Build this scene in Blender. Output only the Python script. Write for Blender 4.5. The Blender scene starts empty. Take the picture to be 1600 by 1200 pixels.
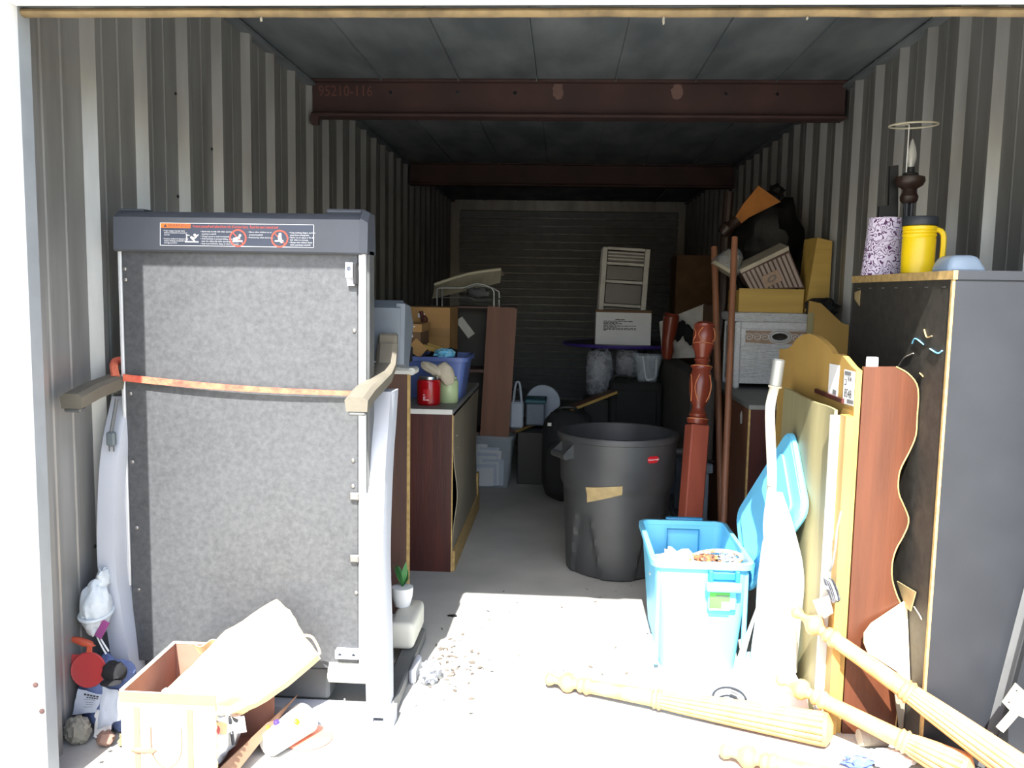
import bpy, bmesh, math, random
from mathutils import Vector, Matrix, noise
random.seed(7)
SC = bpy.context.scene
COL = SC.collection
# ------------------------------------------------------------------ camera
YAW, PITCH, ROLL, FPX = 0.05804, 0.10566, 0.01761, 1352.6
CAM = Vector((0, -2.03, 1.38))
def _axes():
    cy, sy, cp, sp = math.cos(YAW), math.sin(YAW), math.cos(PITCH), math.sin(PITCH)
    f = Vector((-sy*cp, cy*cp, -sp)); r = Vector((cy, sy, 0)); u = r.cross(f)
    c, s = math.cos(ROLL), math.sin(ROLL)
    return c*r + s*u, c*u - s*r, f
AR, AU, AF = _axes()
cd = bpy.data.cameras.new('camera'); cam = bpy.data.objects.new('camera', cd); COL.objects.link(cam)
cd.sensor_width = 36; cd.lens = FPX/1600*36; cd.clip_start = .05; cd.clip_end = 200
cam.matrix_world = Matrix(((AR.x, AU.x, -AF.x, CAM.x), (AR.y, AU.y, -AF.y, CAM.y), (AR.z, AU.z, -AF.z, CAM.z), (0, 0, 0, 1)))
SC.camera = cam
def at(px, py, X=None, Y=None, Z=None):
    d = AF + AR*((px-800)/FPX) - AU*((py-600)/FPX)
    t = (X-CAM.x)/d.x if X is not None else (Y-CAM.y)/d.y if Y is not None else (Z-CAM.z)/d.z
    return CAM + d*t
# ------------------------------------------------------------------ light
SUN = Vector((.13, 1, -1.183)).normalized()
w = bpy.data.worlds.new('sky'); SC.world = w; w.use_nodes = True
nt = w.node_tree; nt.nodes.clear()
sky = nt.nodes.new('ShaderNodeTexSky'); sky.sky_type = 'NISHITA'; sky.sun_disc = False
sky.sun_elevation = math.asin(-SUN.z); sky.sun_rotation = math.pi + math.atan2(SUN.x, SUN.y)
sky.dust_density = 2.0; sky.air_density = 1.0
bg = nt.nodes.new('ShaderNodeBackground'); bg.inputs[1].default_value = .30
wo = nt.nodes.new('ShaderNodeOutputWorld')
nt.links.new(sky.outputs[0], bg.inputs[0]); nt.links.new(bg.outputs[0], wo.inputs[0])
ld = bpy.data.lights.new('sun_offscreen', 'SUN'); ld.energy = 11.5; ld.angle = .0093; ld.color = (1, .97, .93)
sun = bpy.data.objects.new('sun_offscreen', ld); COL.objects.link(sun); sun.location = (0, -4, 8)
sun.rotation_euler = SUN.to_track_quat('-Z', 'Y').to_euler()
vs = SC.view_settings; vs.view_transform = 'Standard'; vs.look = 'None'; vs.gamma = 1; vs.exposure = .88; vs.use_curve_mapping = False
# ------------------------------------------------------------------ materials
def lin(c):
    return tuple((x/12.92 if x <= .04045 else ((x+.055)/1.055)**2.4) for x in c)
def mat(name, rgb, rough=.6, metal=0., var=.12, scale=9., bump=0., bscale=None, stretch=None, spec=.5,
        trans=0., alpha=1., rgb2=None, lo=.35, hi=.65, detail=4.):
    m = bpy.data.materials.new(name); m.use_nodes = True; t = m.node_tree; N = t.nodes; L = t.links
    b = N['Principled BSDF']
    b.inputs['Roughness'].default_value = rough; b.inputs['Metallic'].default_value = metal
    b.inputs['Specular IOR Level'].default_value = spec; b.inputs['Transmission Weight'].default_value = trans
    b.inputs['Alpha'].default_value = alpha
    c = lin([v/255 for v in rgb])
    c2 = lin([v/255 for v in rgb2]) if rgb2 else tuple(v*(1-2*var) for v in c)
    tc = N.new('ShaderNodeTexCoord'); mp = N.new('ShaderNodeMapping'); L.new(tc.outputs['Object'], mp.inputs[0])
    if stretch: mp.inputs['Scale'].default_value = stretch
    n = N.new('ShaderNodeTexNoise'); n.inputs['Scale'].default_value = scale; n.inputs['Detail'].default_value = detail
    L.new(mp.outputs[0], n.inputs['Vector'])
    r = N.new('ShaderNodeValToRGB'); r.color_ramp.elements[0].position = lo; r.color_ramp.elements[1].position = hi
    r.color_ramp.elements[0].color = (*c2, 1); r.color_ramp.elements[1].color = (*c, 1)
    L.new(n.outputs['Fac'], r.inputs[0]); L.new(r.outputs[0], b.inputs['Base Color'])
    if bump:
        n2 = N.new('ShaderNodeTexNoise'); n2.inputs['Scale'].default_value = bscale or scale*4; n2.inputs['Detail'].default_value = 3
        L.new(mp.outputs[0], n2.inputs['Vector'])
        bp = N.new('ShaderNodeBump'); bp.inputs['Strength'].default_value = bump; bp.inputs['Distance'].default_value = .01
        L.new(n2.outputs['Fac'], bp.inputs['Height']); L.new(bp.outputs[0], b.inputs['Normal'])
    return m
def wood(name, rgb, rgb2, axis=2, rough=.45, scale=6., spec=.5):
    st = [9, 9, 9]; st[axis] = .8
    return mat(name, rgb, rough, rgb2=rgb2, scale=scale/3, stretch=tuple(st), detail=8, lo=.3, hi=.7, bump=.06, bscale=scale*2, spec=spec)
M = {}
M['concrete'] = mat('concrete_floor', (186, 186, 180), .85, rgb2=(160, 160, 155), scale=2.2, bump=.15, bscale=60, lo=.3, hi=.7, detail=8)
M['ground'] = mat('concrete_apron', (176, 172, 160), .9, rgb2=(150, 146, 136), scale=1.5, bump=.2, bscale=50)
M['galv'] = mat('galvalume_wall', (172, 172, 170), .45, .55, rgb2=(142, 142, 139), scale=3, stretch=(3, 3, .5), lo=.3, hi=.7, detail=6, bump=.03, bscale=20)
M['ceil'] = mat('ceiling_metal', (132, 138, 142), .7, .1, rgb2=(92, 99, 104), scale=2.5, stretch=(2, .7, 1), lo=.35, hi=.75, detail=9)
M['oxide'] = mat('red_oxide_steel', (74, 50, 47), .75, rgb2=(60, 42, 40), scale=4, bump=.05)
M['chalk'] = mat('chalk_mark', (122, 96, 88), .9)
M['white_paint'] = mat('white_painted_steel', (236, 238, 240), .45, var=.03, scale=3)
M['grey_paint'] = mat('grey_painted_steel', (150, 156, 160), .5, var=.06)
M['dark_steel'] = mat('dark_steel', (60, 62, 64), .5, .5)
M['bolt'] = mat('bolt_steel', (150, 148, 145), .4, .8)
M['rust'] = mat('rusty_steel', (72, 50, 46), .8)
M['seal'] = mat('tan_rubber_seal', (128, 110, 78), .8, rgb2=(96, 82, 58), scale=14, bump=.2)
M['black_rubber'] = mat('black_rubber', (28, 28, 30), .7)
M['soil'] = mat('cobweb_dust', (150, 145, 132), .9)
# ------------------------------------------------------------------ mesh builder
class B:
    def __init__(s): s.v = []; s.f = []
    def add(s, vs, fs):
        o = len(s.v); s.v += [Vector(p) for p in vs]; s.f += [tuple(i+o for i in f) for f in fs]; return s
    def hexa(s, p):            # p: bottom 4 (ccw from above), top 4
        return s.add(p, [(3,2,1,0), (4,5,6,7), (0,1,5,4), (1,2,6,5), (2,3,7,6), (3,0,4,7)])
    def box(s, x0, x1, y0, y1, z0, z1, bev=0., M=None, seg=1):
        p = [(x0,y0,z0), (x1,y0,z0), (x1,y1,z0), (x0,y1,z0), (x0,y0,z1), (x1,y0,z1), (x1,y1,z1), (x0,y1,z1)]
        t = B().hexa(p)
        if bev: t.bevel(bev, seg)
        if M is not None: t.v = [M @ q for q in t.v]
        return s.add(t.v, t.f)
    def bevel(s, w, seg=1):
        bm = bmesh.new(); vs = [bm.verts.new(p) for p in s.v]
        for f in s.f: bm.faces.new([vs[i] for i in f])
        bm.normal_update()
        bmesh.ops.bevel(bm, geom=bm.edges[:], offset=w, segments=seg, affect='EDGES', profile=.5, clamp_overlap=True)
        bm.verts.index_update()
        s.v = [q.co.copy() for q in bm.verts]; s.f = [tuple(q.index for q in f.verts) for f in bm.faces]; bm.free(); return s
    def prism(s, pts, ext):     # pts: 3D polygon, ext: vector
        n = len(pts); e = Vector(ext); a = [Vector(p) for p in pts]
        return s.add(a+[p+e for p in a], [tuple(range(n-1, -1, -1)), tuple(range(n, 2*n))]+[(i, (i+1) % n, n+(i+1) % n, n+i) for i in range(n)])
    def holed(s, outer, holes, ext):     # prism of a polygon with real holes through it
        from mathutils.geometry import tessellate_polygon
        L = [[Vector(p) for p in q] for q in [outer]+list(holes)]; e = Vector(ext)
        tri = tessellate_polygon(L); flat = [p for q in L for p in q]; n = len(flat)
        fs = [tuple(t) for t in tri]+[tuple(i+n for i in t) for t in tri]; o = 0
        for q in L:
            m = len(q); fs += [(o+i, o+(i+1) % m, n+o+(i+1) % m, n+o+i) for i in range(m)]; o += m
        return s.add(flat+[p+e for p in flat], fs)
    def tube(s, path, r, seg=8, closed=False, cap=True, flat=1.):
        P = [Vector(p) for p in path]; n = len(P); R = r if isinstance(r, (list, tuple)) else [r]*n
        vs = []; fs = []; up = None
        for i in range(n):
            if closed: t = P[(i+1) % n]-P[i-1]
            else: t = P[min(i+1, n-1)]-P[max(i-1, 0)]
            t.normalize()
            if up is None:
                up = Vector((0, 0, 1)) if abs(t.z) < .9 else Vector((0, 1, 0))
            u = (up - t*up.dot(t))
            if u.length < 1e-5: u = t.orthogonal()
            u.normalize(); up = u; w_ = t.cross(u)
            for k in range(seg):
                a = 2*math.pi*k/seg
                vs.append(P[i] + (u*math.sin(a)*flat + w_*math.cos(a))*R[i])
        m = n if closed else n-1
        for i in range(m):
            j = (i+1) % n
            for k in range(seg):
                l = (k+1) % seg; fs.append((i*seg+k, i*seg+l, j*seg+l, j*seg+k))
        if cap and not closed:
            fs.append(tuple(range(seg-1, -1, -1))); fs.append(tuple((n-1)*seg+k for k in range(seg)))
        return s.add(vs, fs)
    def lathe(s, prof, M=None, seg=24, rf=None, cap=True):   # prof: (r, z) bottom to top; rf(r, z, ang)->r
        vs = []; fs = []; n = len(prof)
        for r, z in prof:
            for k in range(seg):
                a = 2*math.pi*k/seg; q = rf(r, z, a) if rf else r
                vs.append(Vector((q*math.cos(a), q*math.sin(a), z)))
        for i in range(n-1):
            for k in range(seg):
                l = (k+1) % seg; fs.append((i*seg+k, i*seg+l, (i+1)*seg+l, (i+1)*seg+k))
        if cap:
            fs.append(tuple(range(seg-1, -1, -1))); fs.append(tuple((n-1)*seg+k for k in range(seg)))
        if M is not None: vs = [M @ p for p in vs]
        return s.add(vs, fs)
    def sheet(s, fn, nu, nv, th=.003):   # fn(u,v)->Vector, solid of thickness th
        g = [[Vector(fn(i/nu, j/nv)) for j in range(nv+1)] for i in range(nu+1)]
        N_ = []
        for i in range(nu+1):
            for j in range(nv+1):
                a = g[min(i+1, nu)][j]-g[max(i-1, 0)][j]; b = g[i][min(j+1, nv)]-g[i][max(j-1, 0)]
                c = a.cross(b); c.normalize(); N_.append(c)
        top = [g[i][j] for i in range(nu+1) for j in range(nv+1)]
        bot = [p-n_*th for p, n_ in zip(top, N_)]
        k = nv+1; q = len(top); fs = []
        for i in range(nu):
            for j in range(nv):
                a, b, c, d = i*k+j, (i+1)*k+j, (i+1)*k+j+1, i*k+j+1
                fs.append((a, b, c, d)); fs.append((q+d, q+c, q+b, q+a))
        for i in range(nu):
            a, b = i*k, (i+1)*k; fs.append((a, q+a, q+b, b)); a, b = i*k+nv, (i+1)*k+nv; fs.append((b, q+b, q+a, a))
        for j in range(nv):
            a, b = j, j+1; fs.append((b, q+b, q+a, a)); a, b = nu*k+j, nu*k+j+1; fs.append((a, q+a, q+b, b))
        return s.add(top+bot, fs)
    def blob(s, c, r, amp=.15, fr=3., seed=0, nu=20, nv=12, sq=1., flatb=None, M=None):   # lumpy closed body
        c = Vector(c); vs = []; fs = []
        for i in range(nv+1):
            th = math.pi*i/nv
            for k in range(nu):
                ph = 2*math.pi*k/nu
                d = Vector((math.sin(th)*math.cos(ph), math.sin(th)*math.sin(ph), math.cos(th)))
                if sq != 1: d = Vector([math.copysign(abs(x)**sq, x) for x in d])
                e = 1+amp*(noise.noise(d*fr+Vector((seed*7.1, seed*3.3, 0)))*1.6 + .5*noise.noise(d*fr*2.7+Vector((seed, 0, 9))))
                p = Vector((d.x*r[0]*e, d.y*r[1]*e, d.z*r[2]*e))
                if M is not None: p = M @ p
                p = c+p
                if flatb is not None and p.z < flatb: p.z = flatb
                vs.append(p)
        for i in range(nv):
            for k in range(nu):
                l = (k+1) % nu; fs.append((i*nu+k, (i+1)*nu+k, (i+1)*nu+l, i*nu+l))
        return s.add(vs, fs)
    def text(s, body, size, M, align='LEFT', lh=1.0, width=1.0):
        cu = bpy.data.curves.new('t', 'FONT'); cu.body = body; cu.size = size; cu.align_x = align; cu.space_line = lh; cu.resolution_u = 2
        o = bpy.data.objects.new('t', cu); COL.objects.link(o)
        dg = bpy.context.evaluated_depsgraph_get(); me = bpy.data.meshes.new_from_object(o.evaluated_get(dg))
        S_ = Matrix.Diagonal((width, 1, 1, 1))
        s.add([M @ (S_ @ q.co) for q in me.vertices], [tuple(p.vertices) for p in me.polygons])
        bpy.data.objects.remove(o); bpy.data.curves.remove(cu); bpy.data.meshes.remove(me); return s
def ring_xz(cx, y, cz, r, rz=None, n=16): return [Vector((cx+r*math.cos(2*math.pi*k/n), y, cz+(rz or r)*math.sin(2*math.pi*k/n))) for k in range(n)]
def rect_xz(x0, x1, y, z0, z1): return [Vector((x0, y, z0)), Vector((x1, y, z0)), Vector((x1, y, z1)), Vector((x0, y, z1))]
def frame(o, x, y):      # matrix with local x along x, local y along y, z = x cross y, origin o
    x = Vector(x).normalized(); z = x.cross(Vector(y)).normalized(); y = z.cross(x); o = Vector(o)
    return Matrix(((x.x, y.x, z.x, o.x), (x.y, y.y, z.y, o.y), (x.z, y.z, z.z, o.z), (0, 0, 0, 1)))
def axis_frame(a, b):    # local z from a to b
    a = Vector(a); b = Vector(b); z = (b-a).normalized(); x = z.orthogonal().normalized()
    if abs(z.z) < .95: x = Vector((0, 0, 1)).cross(z).normalized()
    y = z.cross(x)
    return Matrix(((x.x, y.x, z.x, a.x), (x.y, y.y, z.y, a.y), (x.z, y.z, z.z, a.z), (0, 0, 0, 1)))
def bez(pts, n=24, closed=False):   # catmull-rom through points
    P = [Vector(p) for p in pts]; m = len(P); out = []
    segs = m if closed else m-1
    for i in range(segs):
        p1, p2 = P[i], P[(i+1) % m]
        p0 = P[i-1] if (i > 0 or closed) else p1*2-p2
        p3 = P[(i+2) % m] if (i+2 < m or closed) else p2*2-p1
        k = max(2, n//segs)
        for j in range(k):
            t = j/k
            out.append(.5*((2*p1)+(p2-p0)*t+(2*p0-5*p1+4*p2-p3)*t*t+(3*p1-p0-3*p2+p3)*t**3))
    if not closed: out.append(P[-1])
    return out
def mk(name, b, m, loc=(0, 0, 0), parent=None, smooth=35, sub=0):
    L = Vector(loc); me = bpy.data.meshes.new(name)
    me.from_pydata([tuple(p-L) for p in b.v], [], b.f); me.validate()
    bm = bmesh.new(); bm.from_mesh(me); bmesh.ops.recalc_face_normals(bm, faces=bm.faces); bm.to_mesh(me); bm.free()
    me.materials.append(M[m] if isinstance(m, str) else m)
    if smooth:
        me.polygons.foreach_set('use_smooth', [True]*len(me.polygons)); me.set_sharp_from_angle(angle=math.radians(smooth))
    o = bpy.data.objects.new(name, me); COL.objects.link(o)
    if parent is not None: o.parent = parent
    else: o.location = L
    if sub:
        s_ = o.modifiers.new('s', 'SUBSURF'); s_.levels = s_.render_levels = sub
    return o
def base_of(p):
    while p.parent: p = p.parent
    return Vector(p.location)
def part(name, b, m, parent, smooth=35, label=None, **k):
    o = mk(name, b, m, base_of(parent), parent, smooth, **k)
    if label: o['label'] = label
    return o
def tag(o, label, cat, group=None):
    o['label'] = label; o['category'] = cat
    if group: o['group'] = group
    return o
def thing(name, label, cat, loc, group=None):
    o = bpy.data.objects.new(name, None); o.empty_display_size = .05; COL.objects.link(o); o.location = loc
    return tag(o, label, cat, group)
def solo(name, b, m, label, cat, loc=None, group=None, smooth=35, **k):
    if loc is None:
        loc = (sum(p.x for p in b.v)/len(b.v), sum(p.y for p in b.v)/len(b.v), min(p.z for p in b.v))
    return tag(mk(name, b, m, loc, None, smooth, **k), label, cat, group)
def struct(name, b, m, parent=None, loc=(0, 0, 0), smooth=30):
    o = mk(name, b, m, loc if parent is None else base_of(parent), parent, smooth)
    if parent is None: o['kind'] = 'structure'
    return o
def link_copy(src, parent, loc):   # a further piece sharing the mesh of src (loc relative to parent)
    c = src.copy(); COL.objects.link(c); c.parent = parent; c.location = loc; return c
# ================================================================== THE UNIT
XL, XR, YD, YB, ZC, ZH = -1.48, 1.54, .12, 9.2, 2.55, 2.056
struct('floor', B().box(XL-.1, XR+.1, YD-.05, YB+.1, -.12, 0), 'concrete')
struct('ground', B().box(-14, 14, -14, YD-.051, -.14, -.012), 'ground')
# ---- ribbed side walls, one child per sheet of three ribs
def rib_profile(y0, n, p, first):   # (depth into the room, y) along the sheet
    pr = []
    for i in range(n):
        c = first+i*p
        pr += [(0, c), (.034, c+.026), (.034, c+.052), (0, c+.078)]
        for q in (.40, .70):
            pr += [(0, c+p*q-.012), (.0028, c+p*q-.006), (.0028, c+p*q+.006), (0, c+p*q+.012)]
    return pr
def ribbed_wall(name, X, sgn, p, first, y0, y1):
    root = struct(name, B().box(min(X-sgn*.10, X-sgn*.006), max(X-sgn*.10, X-sgn*.006), y0-.02, y1+.06, 0, ZC+.06), 'galv')
    y = first-p*.28; k = 0
    while y < y1-.02:
        e = min(y+3*p, y1)
        pr = [(0, y)]+[q for q in rib_profile(y, 3, p, y+p*.28) if q[1] < e-.005]+[(0, e-.001)]
        b = B(); n = len(pr)
        if k == 0 and y0 < y: pr = [(0, y0)]+pr; n += 1
        vs = [Vector((X+sgn*d, yy, z)) for z in (.0, ZC) for d, yy in pr]
        vs += [Vector((X-sgn*.004, yy, z)) for z in (.0, ZC) for d, yy in (pr[0], pr[-1])]
        fs = [(i, i+1, n+i+1, n+i) for i in range(n-1)]
        b.add(vs, fs); struct('panel', b, 'galv', root, smooth=20)
        y = e; k += 1
    return root
wl = ribbed_wall('wall_left', XL, 1, .331, -2.03+6.935*.331, .17, YB)
wr = ribbed_wall('wall_right', XR, -1, .305, -2.03+10.66*.305-3*.305, .17, YB)
# screw heads on the rib sides of the left wall
for yy, zz in ((.90, 1.50), (1.24, 2.10), (1.24, 1.72), (.58, .55), (1.9, 1.6), (1.57, 1.95)):
    b = B().lathe([(.006, 0), (.006, .004), (.003, .006)], frame((XL+.002, yy, zz), (0, 1, 0), (0, 0, 1)), 8)
    struct('screw', b, 'dark_steel', wl)
# ---- back wall with horizontal slats of a second roll-up door
bwb = struct('wall_back', B().box(XL-.1, XR+.1, YB, YB+.1, 0, ZC+.06), 'galv')
for i in range(24):
    z = .03+i*.1
    if z > 2.35: break
    struct('slat', B().box(XL+.12, XR-.12, YB-.03, YB-.001, z, z+.088, .012), 'grey_paint', bwb)
# ---- ceiling sheets with standing seams
ce = struct('ceiling', B().box(XL-.1, XR+.1, YD-.02, YB+.1, ZC+.02, ZC+.12), 'ceil')
xs = -1.47; k = 0
while xs < XR-.02:
    x1 = min(xs+.432, XR)
    struct('panel', B().box(xs+.001, x1-.001, YD+.03, YB, ZC, ZC+.018).box(x1-.008, x1-.001, YD+.03, YB, ZC-.014, ZC), 'ceil', ce); xs = x1
# dark eave closures where sheets meet walls
struct('trim_1', B().box(XL+.0, XL+.05, .2, YB, ZC-.03, ZC-.015), 'ceil')
struct('trim_2', B().box(XR-.05, XR, .2, YB, ZC-.03, ZC-.015), 'ceil')
# ---- red oxide roof beams
def beam(name, Y, hx=(), om='oxide'):
    hz = 2.485
    holes = lambda y: [ring_xz(x, y, hz, .011, n=14) for x in hx]
    r = struct(name, B().holed(rect_xz(XL+.036, XR-.036, Y+.035, 2.36, 2.535), holes(Y+.035), (0, .010, 0)), om)
    struct('flange', B().box(XL+.036, XR-.036, Y-.02, Y+.10, 2.345, 2.362, .003), om, r)
    struct('flange', B().box(XL+.036, XR-.036, Y-.02, Y+.10, 2.534, 2.549, .003), om, r)
    struct('web', B().holed(rect_xz(XL+.036, XR-.036, Y+.028, 2.362, 2.534), holes(Y+.028), (0, .0069, 0)), om, r)
    return r
bm1 = beam('trim_3', 2.90, [at(px, 135, Y=2.928).x for px in (610, 715, 805, 1135, 1215)]); beam('trim_4', 6.0)
for px, h in ((872, .03), (1058, .03)):
    c = at(px, 142, Y=2.926)
    b = B().blob(c, (.028, .001, .042), .3, 2, px); struct('paint_patch', b, 'chalk', bm1)
b = B().text('95210-116', .085, frame(at(497, 150, Y=2.9265), (1, 0, 0), (0, 0, 1)), width=.85)
struct('chalk_writing', b, M['chalk2'] if 'chalk2' in M else mat('faded_chalk', (116, 76, 70), .9), bm1)
struct('gusset', B().box(XL+.036, XL+.075, 2.89, 2.93, 2.30, 2.345), 'oxide', bm1)
# ---- front: painted door frame, header, roll-up door
XJ = -1.368
fl = struct('wall_front', B().box(-4.5, XJ, YD-.06, YD, -.01, 3.3).box(1.46, 4.5, YD-.06, YD, -.01, 3.3).box(XJ, 1.46, YD-.06, YD, ZH+.10, 3.3), 'white_paint')
struct('jamb', B().box(XJ-.11, XJ, YD, YD+.05, 0, 2.6), 'grey_paint', fl)
struct('door_track', B().box(XJ-.10, XJ-.03, YD+.052, YD+.085, 0, 2.2), 'dark_steel', fl)
struct('jamb', B().box(1.46, 1.54, YD, YD+.05, 0, 2.6), 'grey_paint', fl)
struct('door_track', B().box(1.465, 1.50, YD+.052, YD+.085, 0, 2.2), 'dark_steel', fl)
for px, py in ((56, 1070), (66, 1111)):
    c = at(px, py, Y=YD-.061)
    struct('screw', B().lathe([(.007, 0), (.007, .003), (.003, .005)], frame(c, (1, 0, 0), (0, 0, 1)), 8), 'rust', fl)
roofb = struct('wall_roof', B().box(XL-3, XR+3, YD-.25, YB+.4, 2.72, 2.80), 'galv')
dr = struct('door_1', B().box(XJ+.001, 1.459, YD-.055, YD-.005, 2.060, ZH+.30, .003), 'white_paint')
struct('bottom_angle', B().box(XJ+.001, 1.459, YD-.004, YD+.004, 2.062, ZH+.02), 'dark_steel', dr)
def seal(u, v):
    x = XJ+.001+u*(1.458-XJ); a = math.pi*2*v
    return Vector((x, YD+.024+.016*math.cos(a), ZH-.003+.0105*math.sin(a)+.003*noise.noise(Vector((x*6, 0, 3)))))
b = B(); nu, nv = 60, 10
vs_ = [seal(i/nu, j/nv) for i in range(nu+1) for j in range(nv)]
b.add(vs_, [(i*nv+j, i*nv+(j+1) % nv, (i+1)*nv+(j+1) % nv, (i+1)*nv+j) for i in range(nu) for j in range(nv)]+[tuple(range(nv)), tuple(nu*nv+j for j in range(nv))])
struct('bottom_seal', b, 'seal', dr)
for px in (62, 147):
    c = at(px, 4, Y=YD-.0555); c.z = 2.071
    struct('bolt', B().lathe([(.008, 0), (.008, .003), (.004, .006)], frame(c, (1, 0, 0), (0, 0, 1)), 10), 'rust', dr)
c = at(890, -2, Y=YD-.06)
struct('pull_handle', B().box(c.x-.07, c.x+.07, YD-.09, YD-.055, ZH+.03, ZH+.05, .006), 'grey_paint', dr)
for px, py, l in ((397, 30, .012), (1040, 38, .018), (1270, 32, .008)):   # cobweb scraps under the seal
    c = at(px, py, Y=YD-.03)
    b = B().blob((c.x, YD+.02, ZH-.014-l/2), (.003, .003, l/2), .5, 3, px, 8, 6)
    struct('cobweb', b, 'soil', dr)
# ================================================================== TREADMILL (folded, seen from its underside)
def scratched(name, base, light, scale, rough=.5, metal=.45):
    m = mat(name, base, rough, metal, var=.1, scale=3); t = m.node_tree; N = t.nodes; L = t.links; b = N['Principled BSDF']
    tc = N.new('ShaderNodeTexCoord'); n = N.new('ShaderNodeTexNoise'); n.inputs['Scale'].default_value = scale; n.inputs['Detail'].default_value = 9; n.inputs['Roughness'].default_value = .72
    L.new(tc.outputs['Object'], n.inputs['Vector'])
    r = N.new('ShaderNodeValToRGB'); r.color_ramp.elements[0].position = .25; r.color_ramp.elements[1].position = .9
    r.color_ramp.elements[0].color = (0, 0, 0, 1); r.color_ramp.elements[1].color = (1, 1, 1, 1); L.new(n.outputs['Fac'], r.inputs[0])
    mx = N.new('ShaderNodeMix'); mx.data_type = 'RGBA'; src = b.inputs['Base Color'].links[0].from_socket
    mx.inputs[7].default_value = (*lin([v/255 for v in light]), 1)
    L.new(r.outputs[0], mx.inputs[0]); L.new(src, mx.inputs[6]); L.new(mx.outputs[2], b.inputs['Base Color'])
    n2 = N.new('ShaderNodeTexNoise'); n2.inputs['Scale'].default_value = 420; n2.inputs['Detail'].default_value = 2; L.new(tc.outputs['Object'], n2.inputs['Vector'])
    bp = N.new('ShaderNodeBump'); bp.inputs['Strength'].default_value = .16; bp.inputs['Distance'].default_value = .004
    L.new(n2.outputs['Fac'], bp.inputs['Height']); L.new(bp.outputs[0], b.inputs['Normal'])
    return m
M['pan'] = scratched('black_pan_scuffed', (66, 68, 71), (98, 100, 102), 60, .46, .35)
M['cap'] = mat('dark_grey_plastic', (74, 78, 86), .5, var=.05, bump=.05, bscale=200)
M['capside'] = M['cap']
M['rail'] = mat('silver_rail', (196, 198, 200), .4, .2, var=.04)
M['upright'] = mat('silver_grey_plastic', (178, 182, 190), .5, var=.05, scale=4)
M['handle'] = mat('khaki_grey_foam', (104, 99, 87), .75, var=.1, scale=12, bump=.1, bscale=120)
M['console'] = mat('console_grey', (96, 104, 112), .5, var=.05)
M['frame_dk'] = mat('frame_dark_grey', (92, 94, 94), .5, var=.1)
M['lab_w'] = mat('print_white', (240, 240, 240), .5, var=.01)
M['lab_o'] = mat('print_orange', (240, 120, 40), .5, var=.01)
M['lab_r'] = mat('print_red_orange', (226, 92, 70), .5, var=.01)
M['lab_d'] = mat('print_slate', (58, 66, 82), .45, var=.02)
M['plug'] = mat('plug_grey', (96, 106, 110), .5)
M['hood'] = mat('roller_cream', (206, 204, 192), .5, var=.05)
TX0, TX1, TY = -1.366, -.614, .585
tm = thing('treadmill', 'folded grey treadmill standing on end, black underside facing out, by the ribbed wall', 'treadmill', ((TX0+TX1)/2, .62, 0))
pan = part('deck_pan', B().box(TX0, TX1-.012, TY+.006, TY+.05, .17, 1.50, .004), 'pan', tm)
part('side_rail', B().box(TX0-.012, TX0-.0005, TY+.002, TY+.08, .42, 1.50, .003), 'rail', tm)
part('side_rail', B().box(TX1-.011, TX1+.012, TY-.002, TY+.012, .17, 1.50, .003), 'rail', tm)
part('side_skirt', B().box(TX1-.011, TX1+.02, TY+.0125, TY+.085, .17, 1.50, .004), 'frame_dk', tm)
part('running_deck', B().box(TX0+.03, TX1-.03, TY+.051, TY+.08, .20, 1.49), 'black_rubber', tm)
# top end cap: sloped moulding with a raised step at the right
prof = [(.575, 1.484), (.566, 1.49), (.572, 1.588), (.60, 1.607), (.665, 1.607), (.675, 1.484)]
b = B().prism([(TX0-.012, y, z) for y, z in prof], (TX1-TX0+.012, 0, 0))
cap = part('end_cap', b, 'cap', tm)
pr2 = [(.573, 1.486), (.563, 1.49), (.569, 1.592), (.60, 1.622), (.665, 1.622), (.678, 1.486)]
o = TX1+.0
part('end_cap_corner', B().add([Vector((x, y, z)) for x, k in ((o-.001, 0), (o+.02, 1)) for y, z in [(y_+(0.008*k), z_-(.012*k if z_ > 1.55 else 0)) for y_, z_ in pr2]],
     [(0,1,2,3,4,5), (11,10,9,8,7,6)]+[(i, (i+1) % 6, 6+(i+1) % 6, 6+i) for i in range(6)]), 'cap', cap)
part('end_cap_step', B().box(TX1-.115, TX1-.001, .60, .665, 1.6075, 1.622, .006), 'cap', cap)
part('end_cap_step', B().box(TX0-.010, TX0+.07, .60, .665, 1.6075, 1.615, .003), 'cap', cap)
# warning label on the cap
nz = Vector((.0, -.998, .06)).normalized()
LO = at(249, 346, Y=.566); LR = at(490, 353, Y=.566); LB = at(249, 382, Y=.566)
lw, lh_ = (LR-LO).length, abs(LO.z-LB.z)*1.0
def capY(z): return .566+(.572-.566)*(z-1.49)/(1.588-1.49)
def LM(u, v, off=.0006):     # u right 0..lw, v down 0..lh
    z = LO.z-.003-v; return Vector((LO.x+u, capY(z)-off, z))
FX, FY = (1, 0, 0), Vector((0, .061, 1))
def lbox(b, u0, u1, v0, v1, off=.001):
    return b.add([LM(u0, v1, off), LM(u1, v1, off), LM(u1, v0, off), LM(u0, v0, off)], [(0, 1, 2, 3)])
lab = part('warning_label', B().add([LM(0, lh_, .0006), LM(lw, lh_, .0006), LM(lw, 0, .0006), LM(0, 0, .0006), LM(0, lh_, .0001), LM(lw, lh_, .0001), LM(lw, 0, .0001), LM(0, 0, .0001)], [(0,1,2,3),(4,5,6,7),(0,1,5,4),(1,2,6,5),(2,3,7,6),(3,0,4,7)]), 'lab_d', cap, smooth=0)
b = B(); t_ = .0016
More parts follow.
